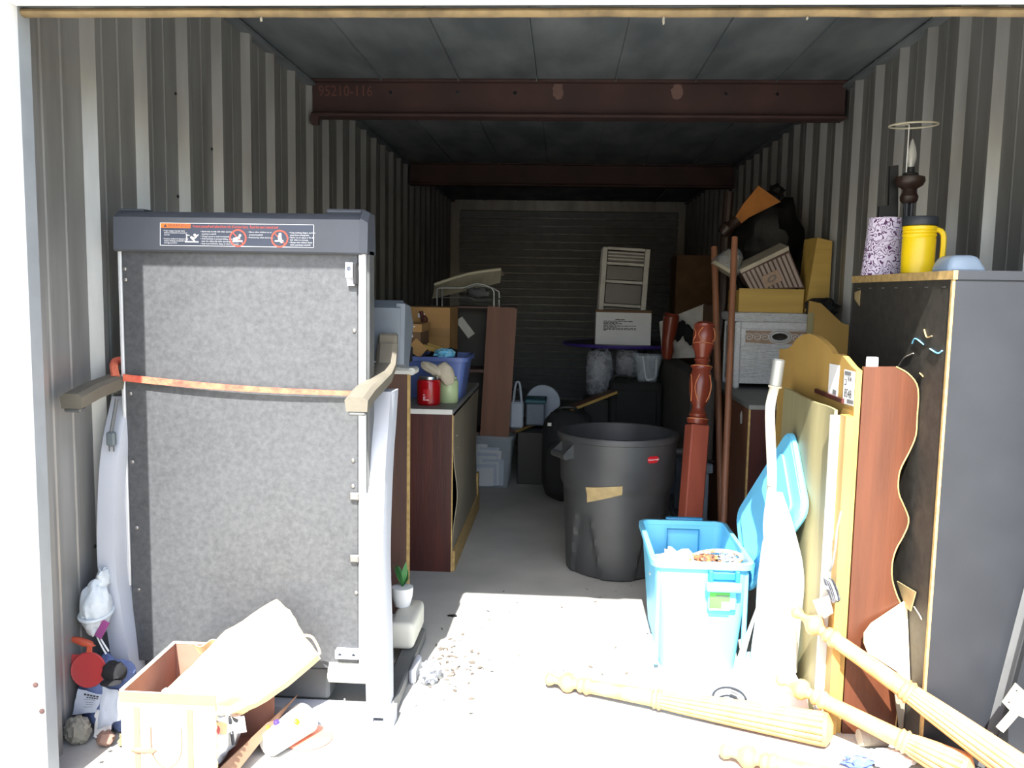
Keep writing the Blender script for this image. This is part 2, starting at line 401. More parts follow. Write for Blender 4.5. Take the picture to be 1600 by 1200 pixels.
for u0, u1, v0, v1 in ((0, lw, 0, t_), (0, lw, lh_-t_, lh_), (0, t_, 0, lh_), (lw-t_, lw, 0, lh_)): lbox(b, u0, u1, v0, v1)
part('label_border', b, 'lab_w', cap, smooth=0)
part('label_band', lbox(B(), .002, lw*.20, .002, .0155), 'lab_o', cap, smooth=0)
def ltext(b, s, size, u, v, lh=1., off=.0014, width=1.):
    return b.text(s, size, frame(LM(u, v, off), FX, FY), lh=lh, width=width)
b = ltext(B(), 'WARNING:', .0145, lw*.05, .0133)
b.add([LM(lw*.035-.006, .0133, .0014), LM(lw*.035+.006, .0133, .0014), LM(lw*.035, .004, .0014)], [(0, 1, 2)])
part('label_text', b, 'lab_d', cap, smooth=0)
s = 'Protect yourself and others from risk of serious injury.  Read the user\'s manual and:'
part('label_text', ltext(B(), s, .0118, lw*.215, .0135, width=lw*.68/(.0118*len(s)*.49)), 'lab_r', cap, smooth=0)
b = B()
def ltx(*a): part('label_text', ltext(B(), *a), 'lab_w', cap, smooth=0)
ltx('\u2022 Fully engage storage latch\n  before treadmill is moved or\n  stored.\n\n\u2022 Reduce incline to lowest level\n  before folding treadmill into\n  storage position.', .0062, lw*.02, .026, .98)
ltx('\u2022 Stand only on side rails when starting or\n  stopping treadmill.\n\u2022 Change speed in small increments.\n\u2022 Hold handrails to prevent falling, and always\n  wear the safety clip while operating treadmill.\n\u2022 Stop if you feel faint, dizzy, or short of breath.', .0062, lw*.265, .027, 1.18)
ltx('\u2022 Never allow children on or\n  around treadmill.\n\u2022 Remove key when not in use.', .0062, lw*.575, .027, 1.3)
ltx('\u2022 Keep clothing, fingers, and hair\n  away from moving belt.\n\u2022 Never try to adjust or fix the\n  belt while it is moving.\n\u2022 Always wear athletic shoes\n  while operating treadmill.', .0062, lw*.84, .027, 1.18)
# pictograms: falling runner, crawling child, kneeling figure
def seg(b, p, q, wd):
    p, q = Vector(p), Vector(q); d = (q-p).normalized(); n_ = Vector((-d.y, d.x))*wd/2
    return b.add([LM(*(p+n_), .0014), LM(*(q+n_), .0014), LM(*(q-n_), .0014), LM(*(p-n_), .0014)], [(0, 1, 2, 3)])
def disc(b, c, r, r0=0, off=.0014, n_=20):
    c = Vector(c)
    if r0: return b.add([LM(c.x+q*math.cos(k*2*math.pi/n_), c.y+q*math.sin(k*2*math.pi/n_), off) for k in range(n_) for q in (r, r0)], [(2*k, 2*k+1, (2*k+3) % (2*n_), (2*k+2) % (2*n_)) for k in range(n_)])
    return b.add([LM(c.x+r*math.cos(k*2*math.pi/n_), c.y+r*math.sin(k*2*math.pi/n_), off) for k in range(n_)], [tuple(range(n_))])
u = lw*.165; b = B()
seg(b, (u, lh_*.82), (u+.042, lh_*.82), .004); seg(b, (u+.005, lh_*.80), (u+.005, lh_*.5), .003); seg(b, (u+.002, lh_*.5), (u+.014, lh_*.55), .002)
seg(b, (u+.017, lh_*.6), (u+.028, lh_*.68), .006); seg(b, (u+.028, lh_*.68), (u+.037, lh_*.55), .005); seg(b, (u+.037, lh_*.55), (u+.042, lh_*.5), .003)
seg(b, (u+.018, lh_*.64), (u+.030, lh_*.78), .004); disc(b, (u+.030, lh_*.52), .004)
part('label_pictogram', b, 'lab_w', cap, smooth=0); b = B()
u = lw*.51; v = lh_*.63; disc(b, (u+.006, v-.008), .0042); seg(b, (u-.014, v+.004), (u+.006, v-.002), .008); seg(b, (u-.016, v+.009), (u+.014, v+.009), .005)
part('label_pictogram', b, 'lab_w', cap, smooth=0); b = B()
u2 = lw*.78; disc(b, (u2+.001, v-.013), .0045); seg(b, (u2-.001, v-.010), (u2+.002, v+.006), .011); seg(b, (u2-.015, v+.007), (u2+.012, v+.007), .004); disc(b, (u2+.006, v+.008), .005, .0028)
part('label_pictogram', b, 'lab_w', cap, smooth=0)
for c in (u, u2):
    b = B(); disc(b, (c, v), lh_*.385, lh_*.32, .0016); seg(b, (c-lh_*.25, v-lh_*.25), (c+lh_*.25, v+lh_*.25), .0026)
    part('label_prohibition_ring', b, 'lab_r', cap, smooth=0)
# wheel bracket at the top right of the pan
c = at(548, 418, Y=TY-.02)
wb = part('latch_block', B().prism([(c.x-.014, .571, c.z+.015), (c.x-.014, .59, c.z+.015), (c.x-.014, .59, c.z-.055), (c.x-.014, .578, c.z-.055), (c.x-.014, .571, c.z-.03)], (.022, 0, 0)), 'upright', tm)
part('latch_face', B().holed(rect_xz(c.x-.014, c.x+.008, .555, c.z-.03, c.z+.015), [ring_xz(c.x-.003, .555, c.z-.004, .0075)], (0, .0158, 0)), 'upright', wb)
part('latch_side', B().box(c.x+.0085, c.x+.018, .56, .59, c.z-.05, c.z+.013, .002), 'black_rubber', tm)
# bolts along the pan
for px, py in ((194, 420), (195, 437), (553, 517), (206, 722), (551, 760), (213, 825), (216, 922), (556, 927), (203, 615), (551, 720)):
    c = at(px, py, Y=TY); part('pan_bolt', B().lathe([(.007, 0), (.006, .004), (.003, .006)], frame((c.x, TY+.006, c.z), (1, 0, 0), (0, 0, 1)), 10), 'bolt', tm)
for py in (775, 872):
    c = at(553, py, Y=TY); part('latch_clip', B().box(c.x-.012, c.x+.018, TY-.012, TY+.005, c.z-.012, c.z+.012, .004), 'bolt', tm)
c = at(545, 1025, Y=.56)
br = part('hinge_bracket', B().holed(rect_xz(c.x-.045, c.x+.03, TY-.022, c.z-.012, c.z+.014), [ring_xz(c.x+dx, TY-.022, c.z, .006) for dx in (-.03, .014)], (0, .027, 0)), 'upright', tm)
c = at(545, 1058, Y=.56)
part('front_roller', B().tube([(c.x-.07, .60, c.z), (c.x+.055, .60, c.z)], .035, 18), 'hood', tm)
part('roller_end_plate', B().tube([(c.x+.056, .60, c.z+.01), (c.x+.066, .60, c.z+.01)], .048, 18), 'hood', tm)
part('motor_cover', B().box(TX0+.02, c.x-.08, .62, .80, .05, .165, .01), 'frame_dk', tm)
# base frame
part('base_crossbar', B().holed(rect_xz(TX0+.02, -.508, .56, .0, .052), [rect_xz(-.575, -.54, .56, .012, .03)], (0, .06, 0)), 'upright', tm)
for sx in (-1.405, -.545):
    part('base_rail', B().box(sx-.03, sx+.03, .6205, 1.25, .004, .055, .006), 'frame_dk', tm)
# curved uprights
def upright(pts, wx):
    b = B(); C_ = bez(pts, 30); n_ = len(C_); vs = []; sec = [(-1, -1), (1, -1), (1.25, -.2), (1.25, 1), (-1, 1)]
    for p in C_:
        for a, q in sec: vs.append(Vector((p.x+a*wx*.5, p.y+q*.045, p.z)))
    k = len(sec); fs = [(i*k+j, i*k+(j+1) % k, (i+1)*k+(j+1) % k, (i+1)*k+j) for i in range(n_-1) for j in range(k)]
    fs += [tuple(range(k)), tuple((n_-1)*k+j for j in range(k))]
    return b.add(vs, fs)
part('upright', upright([(-.565, .61, .03), (-.568, .61, .25), (-.578, .62, .55), (-.577, .655, .82), (-.577, .70, .95), (-.580, .75, 1.055)], .062), 'upright', tm)
part('upright', upright([(-1.375, .60, .03), (-1.39, .585, .25), (-1.412, .575, .5), (-1.410, .585, .72), (-1.400, .60, .88), (-1.395, .66, 1.03)], .058), 'upright', tm)
part('upright_screw', B().lathe([(.005, 0), (.004, .004)], frame(at(179, 651, Y=.545), (1, 0, 0), (0, 0, 1)), 8), 'black_rubber', tm)
# handlebars
def handle(pts, wx, wz):
    b = B(); n_ = len(pts); vs = []
    sec = [(-1, .55), (-.6, 1), (.6, 1), (1, .55), (.9, -1), (-.9, -1)]
    for x, y, z, dy, dz in pts:
        up = Vector((0, dy, dz)).normalized()
        for a, q in sec: vs.append(Vector((x+a*wx, y, z))+up*q*wz)
    k = 6; fs = [(i*k+j, i*k+(j+1) % k, (i+1)*k+(j+1) % k, (i+1)*k+j) for i in range(n_-1) for j in range(k)]
    return b.add(vs, fs+[tuple(range(k)), tuple((n_-1)*k+j for j in range(k))])
hp = [(.40, 1.052, .15, 1), (.50, 1.072, .35, 1), (.62, 1.085, .35, 1), (.75, 1.10, .5, .9), (.82, 1.13, 1, .5), (.85, 1.20, 1, .1)]
part('handlebar', handle([(-.587, y, z, -dy, dz) for y, z, dy, dz in hp], .034, .022), 'handle', tm)
part('handlebar', handle([(-1.408+.02*i/5, y-.04, z-.006, -dy*.4, dz) for i, (y, z, dy, dz) in enumerate(hp)], .033, .022), 'handle', tm)
part('handle_end', B().box(-.612, -.562, .405, .43, 1.018, 1.031, .004), 'frame_dk', tm)
part('handle_end', B().box(-1.434, -1.384, .365, .40, 1.012, 1.026, .004), 'frame_dk', tm)
part('base_cover', B().box(-.62, -.525, 1.02, 1.28, .056, .16, .02, None, 3), 'hood', tm)
part('base_plate', B().box(-.514, -.49, .86, 1.0, .0, .055, .008), 'upright', tm)
# console behind the deck
con = part('console', B().prism([(-1.38, .86, 1.14), (-1.38, .90, 1.13), (-1.38, 1.02, 1.30), (-1.38, .93, 1.345), (-1.38, .87, 1.32)], (.83, 0, 0)), 'console', tm)
part('console_side', B().prism([(-.565, .86, 1.13), (-.565, .95, 1.11), (-.565, 1.04, 1.26), (-.565, .98, 1.325), (-.565, .88, 1.335)], (.03, 0, 0)), 'console', con)
part('handle_sleeve', B().box(-.618, -.556, .835, .875, 1.175, 1.235, .006), 'handle', con)
# power cord with plug at the left upright
b = B().tube(bez([(-1.375, .555, 1.03), (-1.382, .54, .96), (-1.386, .535, .93)], 10), .006, 8); cordp = part('power_cord', b, 'frame_dk', tm)
part('plug', B().box(-1.400, -1.373, .525, .545, .885, .93, .005), 'plug', cordp)
for dx in (-.008, .006): part('prong', B().box(-1.386+dx-.001, -1.386+dx+.001, .532, .538, .868, .886), 'bolt', cordp)
# ---- red tie-down strap round the folded deck
M['strap'] = mat('red_webbing', (176, 56, 50), .8, rgb2=(200, 110, 80), scale=30, lo=.3, hi=.8, bump=.3, bscale=160)
sa, sb_ = at(192, 590, Y=.57), at(548, 617, Y=.565)
def strapf(u, v):
    x = sa.x+(sb_.x-sa.x)*u; z = sa.z+(sb_.z-sa.z)*u-.022*math.sin(u*math.pi)*.35
    return Vector((x, .572-.004*math.sin(u*math.pi)-.006*v*0, z+.011-.022*v*(1-.35*u)))
st = thing('tie_down_strap', 'red woven tie-down strap pulled across the black treadmill underside', 'strap', (sa.x, .57, sa.z))
part('webbing', B().sheet(strapf, 24, 2, .002), 'strap', st)
b = B().tube(bez([(-1.385, .57, sa.z+.0), (-1.40, .59, sa.z+.03), (-1.41, .62, sa.z+.045), (-1.385, .65, sa.z+.05)], 14), .013, 8)
part('strap_knot', b, 'strap', st)
# ================================================================== MIDDLE LEFT
M['cherry_dk'] = wood('dark_cherry_wood', (78, 36, 30), (52, 24, 22), 2, .4)
M['walnut'] = wood('walnut_laminate', (92, 66, 56), (74, 52, 45), 2, .5)
M['walnut_mid'] = wood('brown_laminate', (122, 80, 58), (104, 66, 47), 2, .55)
M['hardboard'] = mat('grey_brown_hardboard', (136, 126, 108), .7, var=.06, scale=6)
M['edge_tan'] = mat('raw_chipboard_edge', (190, 158, 100), .8, var=.15, scale=40)
M['lam_white'] = mat('white_laminate', (206, 206, 200), .5, var=.05)
M['lam_grey'] = mat('grey_laminate', (128, 130, 126), .55, var=.06)
M['card'] = mat('cardboard', (176, 136, 84), .8, rgb2=(158, 120, 72), scale=4)
M['card_dk'] = mat('cardboard_dull', (120, 92, 66), .85)
M['tape'] = mat('packing_tape', (150, 112, 62), .35)
M['string'] = mat('dark_red_cord', (92, 44, 40), .8)
M['blue_bin'] = mat('blue_plastic', (88, 108, 168), .45, var=.05)
M['black_cloth'] = mat('black_cloth', (24, 25, 28), .95, bump=.3, bscale=60)
M['sky_cloth'] = mat('light_blue_cloth', (80, 170, 214), .9, rgb2=(150, 205, 225), scale=40)
M['cream_cloth'] = mat('cream_cotton', (196, 186, 166), .95, bump=.3, bscale=90)
M['red_glass'] = mat('red_wax', (168, 18, 26), .15, var=.05)
M['green_wax'] = mat('pale_green_wax', (178, 196, 150), .25, var=.04)
M['chrome'] = mat('chrome_lid', (190, 190, 192), .2, .9, var=.02)
M['paper'] = mat('white_paper', (226, 226, 224), .8, var=.03)
M['paper_b'] = mat('bluish_paper', (190, 200, 214), .8, var=.05)
M['ink'] = mat('black_print', (36, 36, 40), .7)
M['black_pl'] = mat('black_plastic', (26, 27, 29), .5)
M['carton_wh'] = mat('white_carton', (222, 224, 226), .7, var=.03)
M['wire'] = mat('grey_wire', (150, 152, 152), .4, .7)
M['bone'] = mat('ivory_plastic', (196, 190, 168), .5, var=.05)
M['clear'] = mat('clear_plastic', (200, 214, 226), .25, var=.02, alpha=.2)
M['clear2'] = mat('clear_poly_film', (176, 180, 190), .12, var=.2, scale=30, alpha=.5, bump=.5, bscale=60)
M['teal'] = mat('teal_plastic', (52, 110, 122), .5)
M['pine'] = wood('pine_plank', (190, 160, 92), (164, 134, 74), 0, .6)
M['grey_pl'] = mat('grey_blue_plastic', (118, 132, 146), .5)
M['can'] = mat('dark_grey_bin_plastic', (64, 65, 66), .45, rgb2=(54, 55, 57), scale=5, bump=.04, bscale=300)
M['red_logo'] = mat('red_badge', (190, 26, 40), .4, var=.02)
M['masking'] = mat('masking_tape', (170, 148, 104), .7, var=.1, scale=30)
M['purple'] = mat('purple_edge', (74, 54, 140), .4)
M['table_top'] = mat('dark_table_top', (40, 40, 48), .4)
M['drawer_wh'] = mat('white_drawer_plastic', (206, 204, 196), .5)
M['smoke'] = mat('smoky_plastic', (84, 78, 74), .35, alpha=.8)
M['suit'] = mat('black_luggage_fabric', (30, 31, 33), .85, bump=.3, bscale=300)
# ---- tall brown chest (end panel towards the opening)
AX, AY = -.632, 1.52
ch = thing('tall_chest', 'tall brown laminate chest with pale bullnose top behind the treadmill', 'chest', (-.95, 1.72, 0))
part('end_panel', B().box(-1.27, AX-.011, AY, AY+.018, 0, 1.035), 'walnut', ch)
part('back_edge', B().box(AX-.0105, AX, AY-.001, AY+.019, 0, 1.035), 'edge_tan', ch)
part('carcass', B().box(-1.27, AX-.115, AY+.0185, AY+.42, .0, 1.034), 'walnut', ch)
b = B().prism([(-1.28, AY-.03, 1.0355), (-1.28, AY+.06, 1.0355), (-1.28, AY+.06, 1.062), (-1.28, AY-.02, 1.062), (-1.28, AY-.032, 1.05)], (AX+1.28+.012, 0, 0))
part('top_board', b, 'lam_white', ch); part('top_board', B().box(-1.28, -.75, AY+.0605, AY+.43, 1.0355, 1.062), 'lam_white', ch)
part('bullnose', B().tube([(AX+.0125, AY-.03, 1.048), (AX+.0125, AY+.06, 1.048)], .0155, 14), 'lam_white', ch)
# small monitor-like speaker and boxes on the tall chest
sp = thing('desk_speaker', 'small black loudspeaker box on the tall brown chest', 'speaker', (-.76, 1.66, 1.063))
part('cabinet', B().box(-.86, -.665, 1.62, 1.78, 1.063, 1.135, .006), 'black_pl', sp)
part('grille_slot', B().box(-.72, -.716, 1.616, 1.62, 1.08, 1.12), 'wire', sp)
# ---- dark cherry dresser, hardboard back towards the aisle
DX0, DX1, DY0, DY1, DH = -.96, -.522, 2.10, 3.36, .785
db = thing('cherry_dresser', 'dark cherry dresser with bowed hardboard back and white-edged top beside the aisle', 'dresser', (-.74, 2.7, 0))
part('end_panel', B().box(DX0, DX1-.006, DY0, DY0+.018, 0, DH), 'cherry_dk', db)
part('carcass', B().box(DX0, DX1-.03, DY0+.0185, DY1, .02, DH-.001), 'cherry_dk', db)
part('top_board', B().box(DX0-.01, DX1+.0, DY0-.008, DY1+.01, DH, DH+.026, .004), 'lam_grey', db)
part('top_edge_band', B().box(DX0-.01, DX1-.004, DY0-.0105, DY0-.0085, DH+.001, DH+.025), 'lam_white', db)
def bow(u, v):
    y = DY0+.02+u*(DY1-DY0-.03); z = .10+v*(DH-.11)
    k = math.exp(-(u/.16)**2)*math.exp(-((v-.42)/.20)**2)*.022+.012*math.sin(u*5)*math.sin(v*3.1)
    return Vector((DX1+.001+k, y, z))
part('back_panel', B().sheet(bow, 26, 18, .004), 'hardboard', db)
part('edge_strip', B().box(DX1-.0055, DX1, DY0-.001, DY0+.012, 0, DH-.001), 'edge_tan', db)
part('plinth_board', B().box(DX1-.004, DX1+.012, DY0+.02, DY1+.02, 0, .10), 'edge_tan', db)
part('corner_block', B().box(DX1-.004, DX1+.008, DY1-.04, DY1+.02, .1005, .24), 'edge_tan', db)
for py, u in ((685, .04), (707, .08), (732, .06)):
    part('staple', B().box(DX1+.004, DX1+.0075, DY0+.06+u, DY0+.067+u, 1.38-(py-455)/1352*4.2-.002, 1.38-(py-455)/1352*4.2+.002), 'lam_white', db)
TZ = DH+.0262
# ---- jar candles, mitts
def jar(name, label, c, r, h, m, lid):
    t = thing(name, label, 'candle', (c[0], c[1], TZ))
    Mt = Matrix.Translation(Vector((c[0], c[1], TZ)))
    part('glass_jar', B().lathe([(r*.9, 0), (r, .008), (r, h*.78), (r*.93, h*.86), (r*.8, h*.88)], Mt, 28), m, t)
    if lid: part('lid', B().lathe([(r*.83, h*.882), (r*.85, h*.9), (r*.85, h*.98), (r*.8, h)], Mt, 28), 'chrome', t)
    else: part('rim', B().lathe([(r*.78, h*.882), (r*.84, h*.9), (r*.84, h*.98), (r*.7, h)], Mt, 28), 'green_wax', t)
    return t
rc = at(667, 634, Z=TZ); rc.y += .06
cj = jar('jar_candle', 'red jar candle with chrome lid standing on the dark cherry dresser', (rc.x, rc.y), .060, .145, 'red_glass', True)
b = B()
def cyl(u, v): a = math.radians(250+u*34); return Vector((rc.x+.0615*math.cos(a), rc.y+.0615*math.sin(a), TZ+.022+v*.06))
part('jar_label', B().sheet(cyl, 6, 2, .0006), M['red_logo'], cj)
for q, wd in ((.052, .3), (.041, .42), (.034, .3), (.027, 1.)):
    def tl(u, v, q=q, wd=wd): a = math.radians(252+u*28*wd); return Vector((rc.x+.0622*math.cos(a), rc.y+.0622*math.sin(a), TZ+q+v*.004))
    part('label_print', B().sheet(tl, 4, 1, .0004), 'lab_w', cj)
gc = at(697, 632, Z=TZ); gc.y += .09
jar('jar_candle', 'pale green jar candle under the white mitt on the dark cherry dresser', (gc.x, gc.y), .05, .135, 'green_wax', False)
mc = at(684, 590, Y=rc.y+.02)+Vector((0, 0, .021))
mt = thing('oven_mitt', 'folded cream cotton mitt lying over the candle jars', 'mitt', (mc.x, mc.y, mc.z-.02))
R1 = Matrix.Rotation(math.radians(28), 3, 'Y')
part('mitt_body', B().blob(mc+Vector((-.03, 0, .022)), (.062, .03, .026), .15, 2.5, 3, 18, 12, 1, None, R1), 'cream_cloth', mt)
part('mitt_cuff', B().blob(mc+Vector((.042, .01, -.002)), (.04, .03, .058), .1, 2.5, 5, 18, 12, .85, None, Matrix.Rotation(math.radians(-25), 3, 'Y')), 'cream_cloth', mt)
# ---- blue storage bin with clothes
def bin_(name, label, cat, x0, x1, y0, y1, z0, h, m, lip=.014, taper=.03, th=.004, group=None):
    t = thing(name, label, cat, ((x0+x1)/2, (y0+y1)/2, z0), group)
    k = taper
    b0 = [(x0+k, y0+k), (x1-k, y0+k), (x1-k, y1-k), (x0+k, y1-k)]; t0 = [(x0, y0), (x1, y0), (x1, y1), (x0, y1)]
    def rnd(c, r, n=5):
        out = []
        for i, (x, y) in enumerate(c):
            sx = 1 if i in (0, 3) else -1; sy = 1 if i in (0, 1) else -1
            a0 = {0: 180, 1: 270, 2: 0, 3: 90}[i]
            for j in range(n+1):
                a = math.radians(a0+90*j/n); out.append((x+sx*r+r*math.cos(a), y+sy*r+r*math.sin(a)))
        return out
    def ring(c, r, z): return [Vector((x, y, z)) for x, y in rnd(c, r)]
    ins = lambda c, d: [(x+(d if i in (0, 3) else -d), y+(d if i in (0, 1) else -d)) for i, (x, y) in enumerate(c)]
    R_ = .035
    rings = [ring(b0, R_*.8, z0), ring(t0, R_, z0+h-.02), ring(ins(t0, th), R_, z0+h-.02), ring(ins(b0, th), R_*.8, z0+th)]
    n = len(rings[0]); b = B(); b.add([p for r in rings for p in r], [(i*n+j, i*n+(j+1) % n, (i+1)*n+(j+1) % n, (i+1)*n+j) for i in range(3) for j in range(n)]+[tuple(range(n-1, -1, -1)), tuple(3*n+j for j in range(n))])
    part('tub', b, m, t)
    rr = [ring(ins(t0, -.002), R_, z0+h-.0205), ring(ins(t0, -lip), R_+.01, z0+h-.024), ring(ins(t0, -lip), R_+.01, z0+h-.003), ring(ins(t0, -lip+.004), R_+.01, z0+h), ring(ins(t0, th), R_, z0+h), ring(ins(t0, th), R_, z0+h-.0195)]
    b = B(); b.add([p for r in rr for p in r], [(i*n+j, i*n+(j+1) % n, ((i+1) % 6)*n+(j+1) % n, ((i+1) % 6)*n+j) for i in range(6) for j in range(n)])
    part('rim', b, m, t)
    return t
bb = bin_('storage_bin', 'blue plastic storage bin full of clothes on the dark cherry dresser', 'bin', -.86, -.508, 2.47, 2.83, TZ, .225, 'blue_bin')
for x in (-.62, -.56): part('rib', B().box(x-.008, x+.008, 2.484, 2.50, TZ+.02, TZ+.19, .004), 'blue_bin', bb)
solo('black_jacket', B().blob((-.655, 2.655, TZ+.135), (.105, .13, .118), .22, 3, 11, 24, 14, 1, TZ+.005), 'black_cloth', 'rumpled black jacket heaped in the blue bin', 'jacket')
solo('blue_cloth', B().blob(at(695, 553, Y=2.50), (.055, .045, .028), .3, 4, 12, 18, 10), 'sky_cloth', 'light blue patterned cloth spilling over the blue bin edge', 'cloth')
for i, (p, q) in enumerate((((662, 545), (708, 560)), ((668, 543), (709, 556)))):
    a_, b_ = at(p[0], p[1]-4, Y=2.56+.04*i), at(q[0], q[1]-4, Y=2.50+.04*i)
    Mx = axis_frame(a_, b_); l = (b_-a_).length
    solo('wooden_stick', B().box(-.006, .006, -.012, .012, 0, l, .002, Mx), 'pine', ['pale wooden stick resting on the black jacket, lower of two', 'pale wooden stick resting on the black jacket, upper of two'][i], 'stick')
# ---- cardboard boxes
cb = thing('cardboard_box', 'large taped cardboard box tied with dark red cord behind the blue bin', 'box', (-.93, 3.1, TZ))
part('carton', B().box(-1.22, -.655, 2.95, 3.32, TZ, 1.285), 'card', cb)
part('tape_strip', B().box(-1.221, -.6545, 2.947, 2.9495, 1.115, 1.165), 'tape', cb)
cpt = bez([at(658, 486, Y=2.93), at(662, 505, Y=2.93), at(666, 522, Y=2.93), at(660, 540, Y=2.93)], 12)
part('cord', B().tube(cpt, .011, 8), 'string', cb)
cpt = bez([at(660, 492, Y=2.915), at(667, 498, Y=2.915), at(664, 512, Y=2.915), at(657, 532, Y=2.915), at(665, 533, Y=2.915)], 16)
part('cord', B().tube(cpt, .006, 8), 'string', cb)
part('shipping_label', B().box(*[(lambda a, c: (a.x, c.x))(at(653, 490, Y=2.948), at(664, 490, Y=2.948))][0], 2.946, 2.949, 1.225, 1.25), 'paper', cb)
sb = thing('file_box', 'small brown box with white lettering beside the large taped carton', 'box', at(640, 520, Y=2.55))
p0, p1 = at(560, 508, Y=2.56), at(657, 519, Y=2.56)
part('carton', B().box(-1.15, p1.x, 2.56, 2.85, TZ+.23, p0.z), 'card_dk', sb)
part('lid_band', B().box(-1.16, p1.x+.008, 2.55, 2.859, p0.z-.03, p0.z+.012), 'card', sb)
p_ = at(634, 511, Y=2.5495); part('pale_print', B().box(p_.x, p_.x+.05, 2.5485, 2.5495, p_.z, p_.z+.006), 'paper', sb)
sb2 = thing('shoe_box', 'open tan shoe box under the brown box in the pile', 'box', (-.9, 2.6, TZ))
part('carton', B().box(-1.13, -.875, 2.53, 2.83, TZ, TZ+.2305), 'card', sb2)
part('flap', B().prism([at(636, 545, Y=2.52), at(650, 528, Y=2.55), at(668, 545, Y=2.53), at(655, 560, Y=2.5)], (0, .003, .001)), 'card', sb2)
for i, (p, q) in enumerate((((628, 532), (644, 523)), ((629, 556), (644, 545)), ((630, 563), (643, 555)))):
    a_, b_ = at(p[0], p[1]-(8 if i else 0), Y=2.542), at(q[0], q[1]-(8 if i else 0), Y=2.542); l = (b_-a_).length
    solo('paperback', B().box(-.008, .008, -.012, .012, 0, l, .002, axis_frame(a_, b_)), ['paper', 'black_pl', 'paper'][i],
         ['white booklet propped against the shoe box', 'black booklet propped against the shoe box, above a white one', 'white booklet under the black one by the shoe box'][i], 'booklet')
# ---- bookcase on its pile: brown side panel towards the opening
bk = thing('brown_bookcase', 'narrow brown bookcase standing on a clear bin, side panel outwards', 'bookcase', (-.5, 4.1, .383))
def quad(pts, d): return B().prism(pts, d)
part('side_panel', quad([at(762, 478, Y=3.92), at(808, 482, Y=3.92), at(795, 683, Y=3.92), at(750, 680, Y=3.92)], (0, .02, 0)), 'walnut_mid', bk)
part('back_panel', B().box(-.78, -.545, 4.24, 4.26, .384, 1.265), 'black_pl', bk)
part('side_panel', B().box(-.78, -.762, 3.945, 4.239, .384, 1.265), 'walnut', bk)
part('shelf', B().box(-.761, -.545, 3.945, 4.239, .82, .84), 'walnut', bk)
part('top_board', B().box(-.78, -.335, 3.942, 4.26, 1.2652, 1.277), 'walnut', bk)
part('base_board', B().box(-.761, -.57, 3.945, 4.239, .384, .40), 'walnut', bk)
a_, b_ = at(717, 498, Y=4.229), at(737, 525, Y=4.229)
solo('white_board', B().box(-.01, .01, -.03, .03, 0, (b_-a_).length, .002, axis_frame(a_, b_)), 'lam_white', 'white board leaning inside the dark bookcase', 'board')
solo('brown_box', B().box(-.905, -.82, 3.55, 4.12, 0, 1.270), 'cherry_dk', 'dark brown upright box beside the taped carton', 'box')
# clear bin with papers
cbn = bin_('clear_bin', 'clear plastic bin of papers on the floor under the brown bookcase', 'bin', -.80, -.335, 3.95, 4.35, 0, .3765, 'clear')
rnd = random.Random(3)
for i in range(9):             # letter sheets standing in the bin, leaning back on one another
    h = .13+.019*i; w2 = .085+rnd.uniform(-.015, .02); x = rnd.uniform(-.63, -.48); a = rnd.uniform(-.07, .07)
    Mx = Matrix.Translation((x, 3.99+.011*i, .006+w2*abs(math.sin(a)))) @ Matrix.Rotation(-.32, 4, 'X') @ Matrix.Rotation(a, 4, 'Y')
    solo('paper_sheet', B().sheet(lambda u, v: Mx @ Vector(((u-.5)*2*w2, .002*math.sin(u*5), v*h)), 6, 3, .001), ['paper', 'paper_b'][i % 2],
         'paper sheet leaning inside the clear floor bin', 'paper', group='papers in the clear floor bin')
# wire rack and ivory tub on top
wr_ = thing('wire_rack', 'grey wire rack with arched end on top of the brown bookcase', 'rack', at(732, 480, Y=3.97))
def rack_end(Y, dx, arch):
    q = lambda x, y: at(x+dx, y, Y=Y)
    pts = [q(683, 479), q(683, 452), q(687, 450), q(724, 450), q(735, 446)]+([q(745, 443), q(756, 445), q(768, 450)] if arch else [q(760, 449)])+[q(772, 456), q(772, 481)]
    return B().tube(pts, .006, 6)
part('end_frame', rack_end(3.93, 0, True), 'wire', wr_); part('end_frame', rack_end(4.08, 8, False), 'wire', wr_)
part('cross_wire', B().tube([at(683, 465, Y=3.93), at(735, 465, Y=3.93), at(745, 470, Y=3.93), at(760, 469, Y=3.93), at(772, 467, Y=3.93)], .004, 6), 'wire', wr_)
part('side_wire', B().tube([at(772, 467, Y=3.93), at(781, 467, Y=4.08)], .004, 6), 'wire', wr_)
part('side_wire', B().tube([at(683, 465, Y=3.93), at(697, 465, Y=4.08)], .004, 6), 'wire', wr_)
part('rose_ornament', B().blob(at(746, 457, Y=3.93), (.075, .006, .03), .3, 5, 4), 'dark_steel', wr_)
tb = thing('bath_tub', 'upturned ivory plastic baby tub lying tilted on the wire rack', 'tub', at(725, 462, Y=4.0))
e0, e1, s0, s1 = [at(x, y+4, Y=3.98) for x, y in ((679, 441), (783, 417), (668, 462), (778, 436))]
def tubf(u, v):
    k = .02*math.sin(u*math.pi); p = e0.lerp(e1, u)+Vector((0, 0, k)); q = s0.lerp(s1, u)+Vector((0, .20, .0))
    return p.lerp(q, v)+Vector((0, .02*math.sin(v*3.1), 0))
part('tub_side', B().sheet(tubf, 20, 4, .006), 'bone', tb)
part('tub_base', B().sheet(lambda u, v: e0.lerp(e1, u)+Vector((0, .32*v, .02*math.sin(u*math.pi)-.03*v)), 14, 3, .006), 'bone', tb)
part('tub_lip', B().tube(bez([tubf(u/10, 0)+Vector((0, -.006, 0)) for u in range(11)], 30), .011, 8), 'bone', tb)
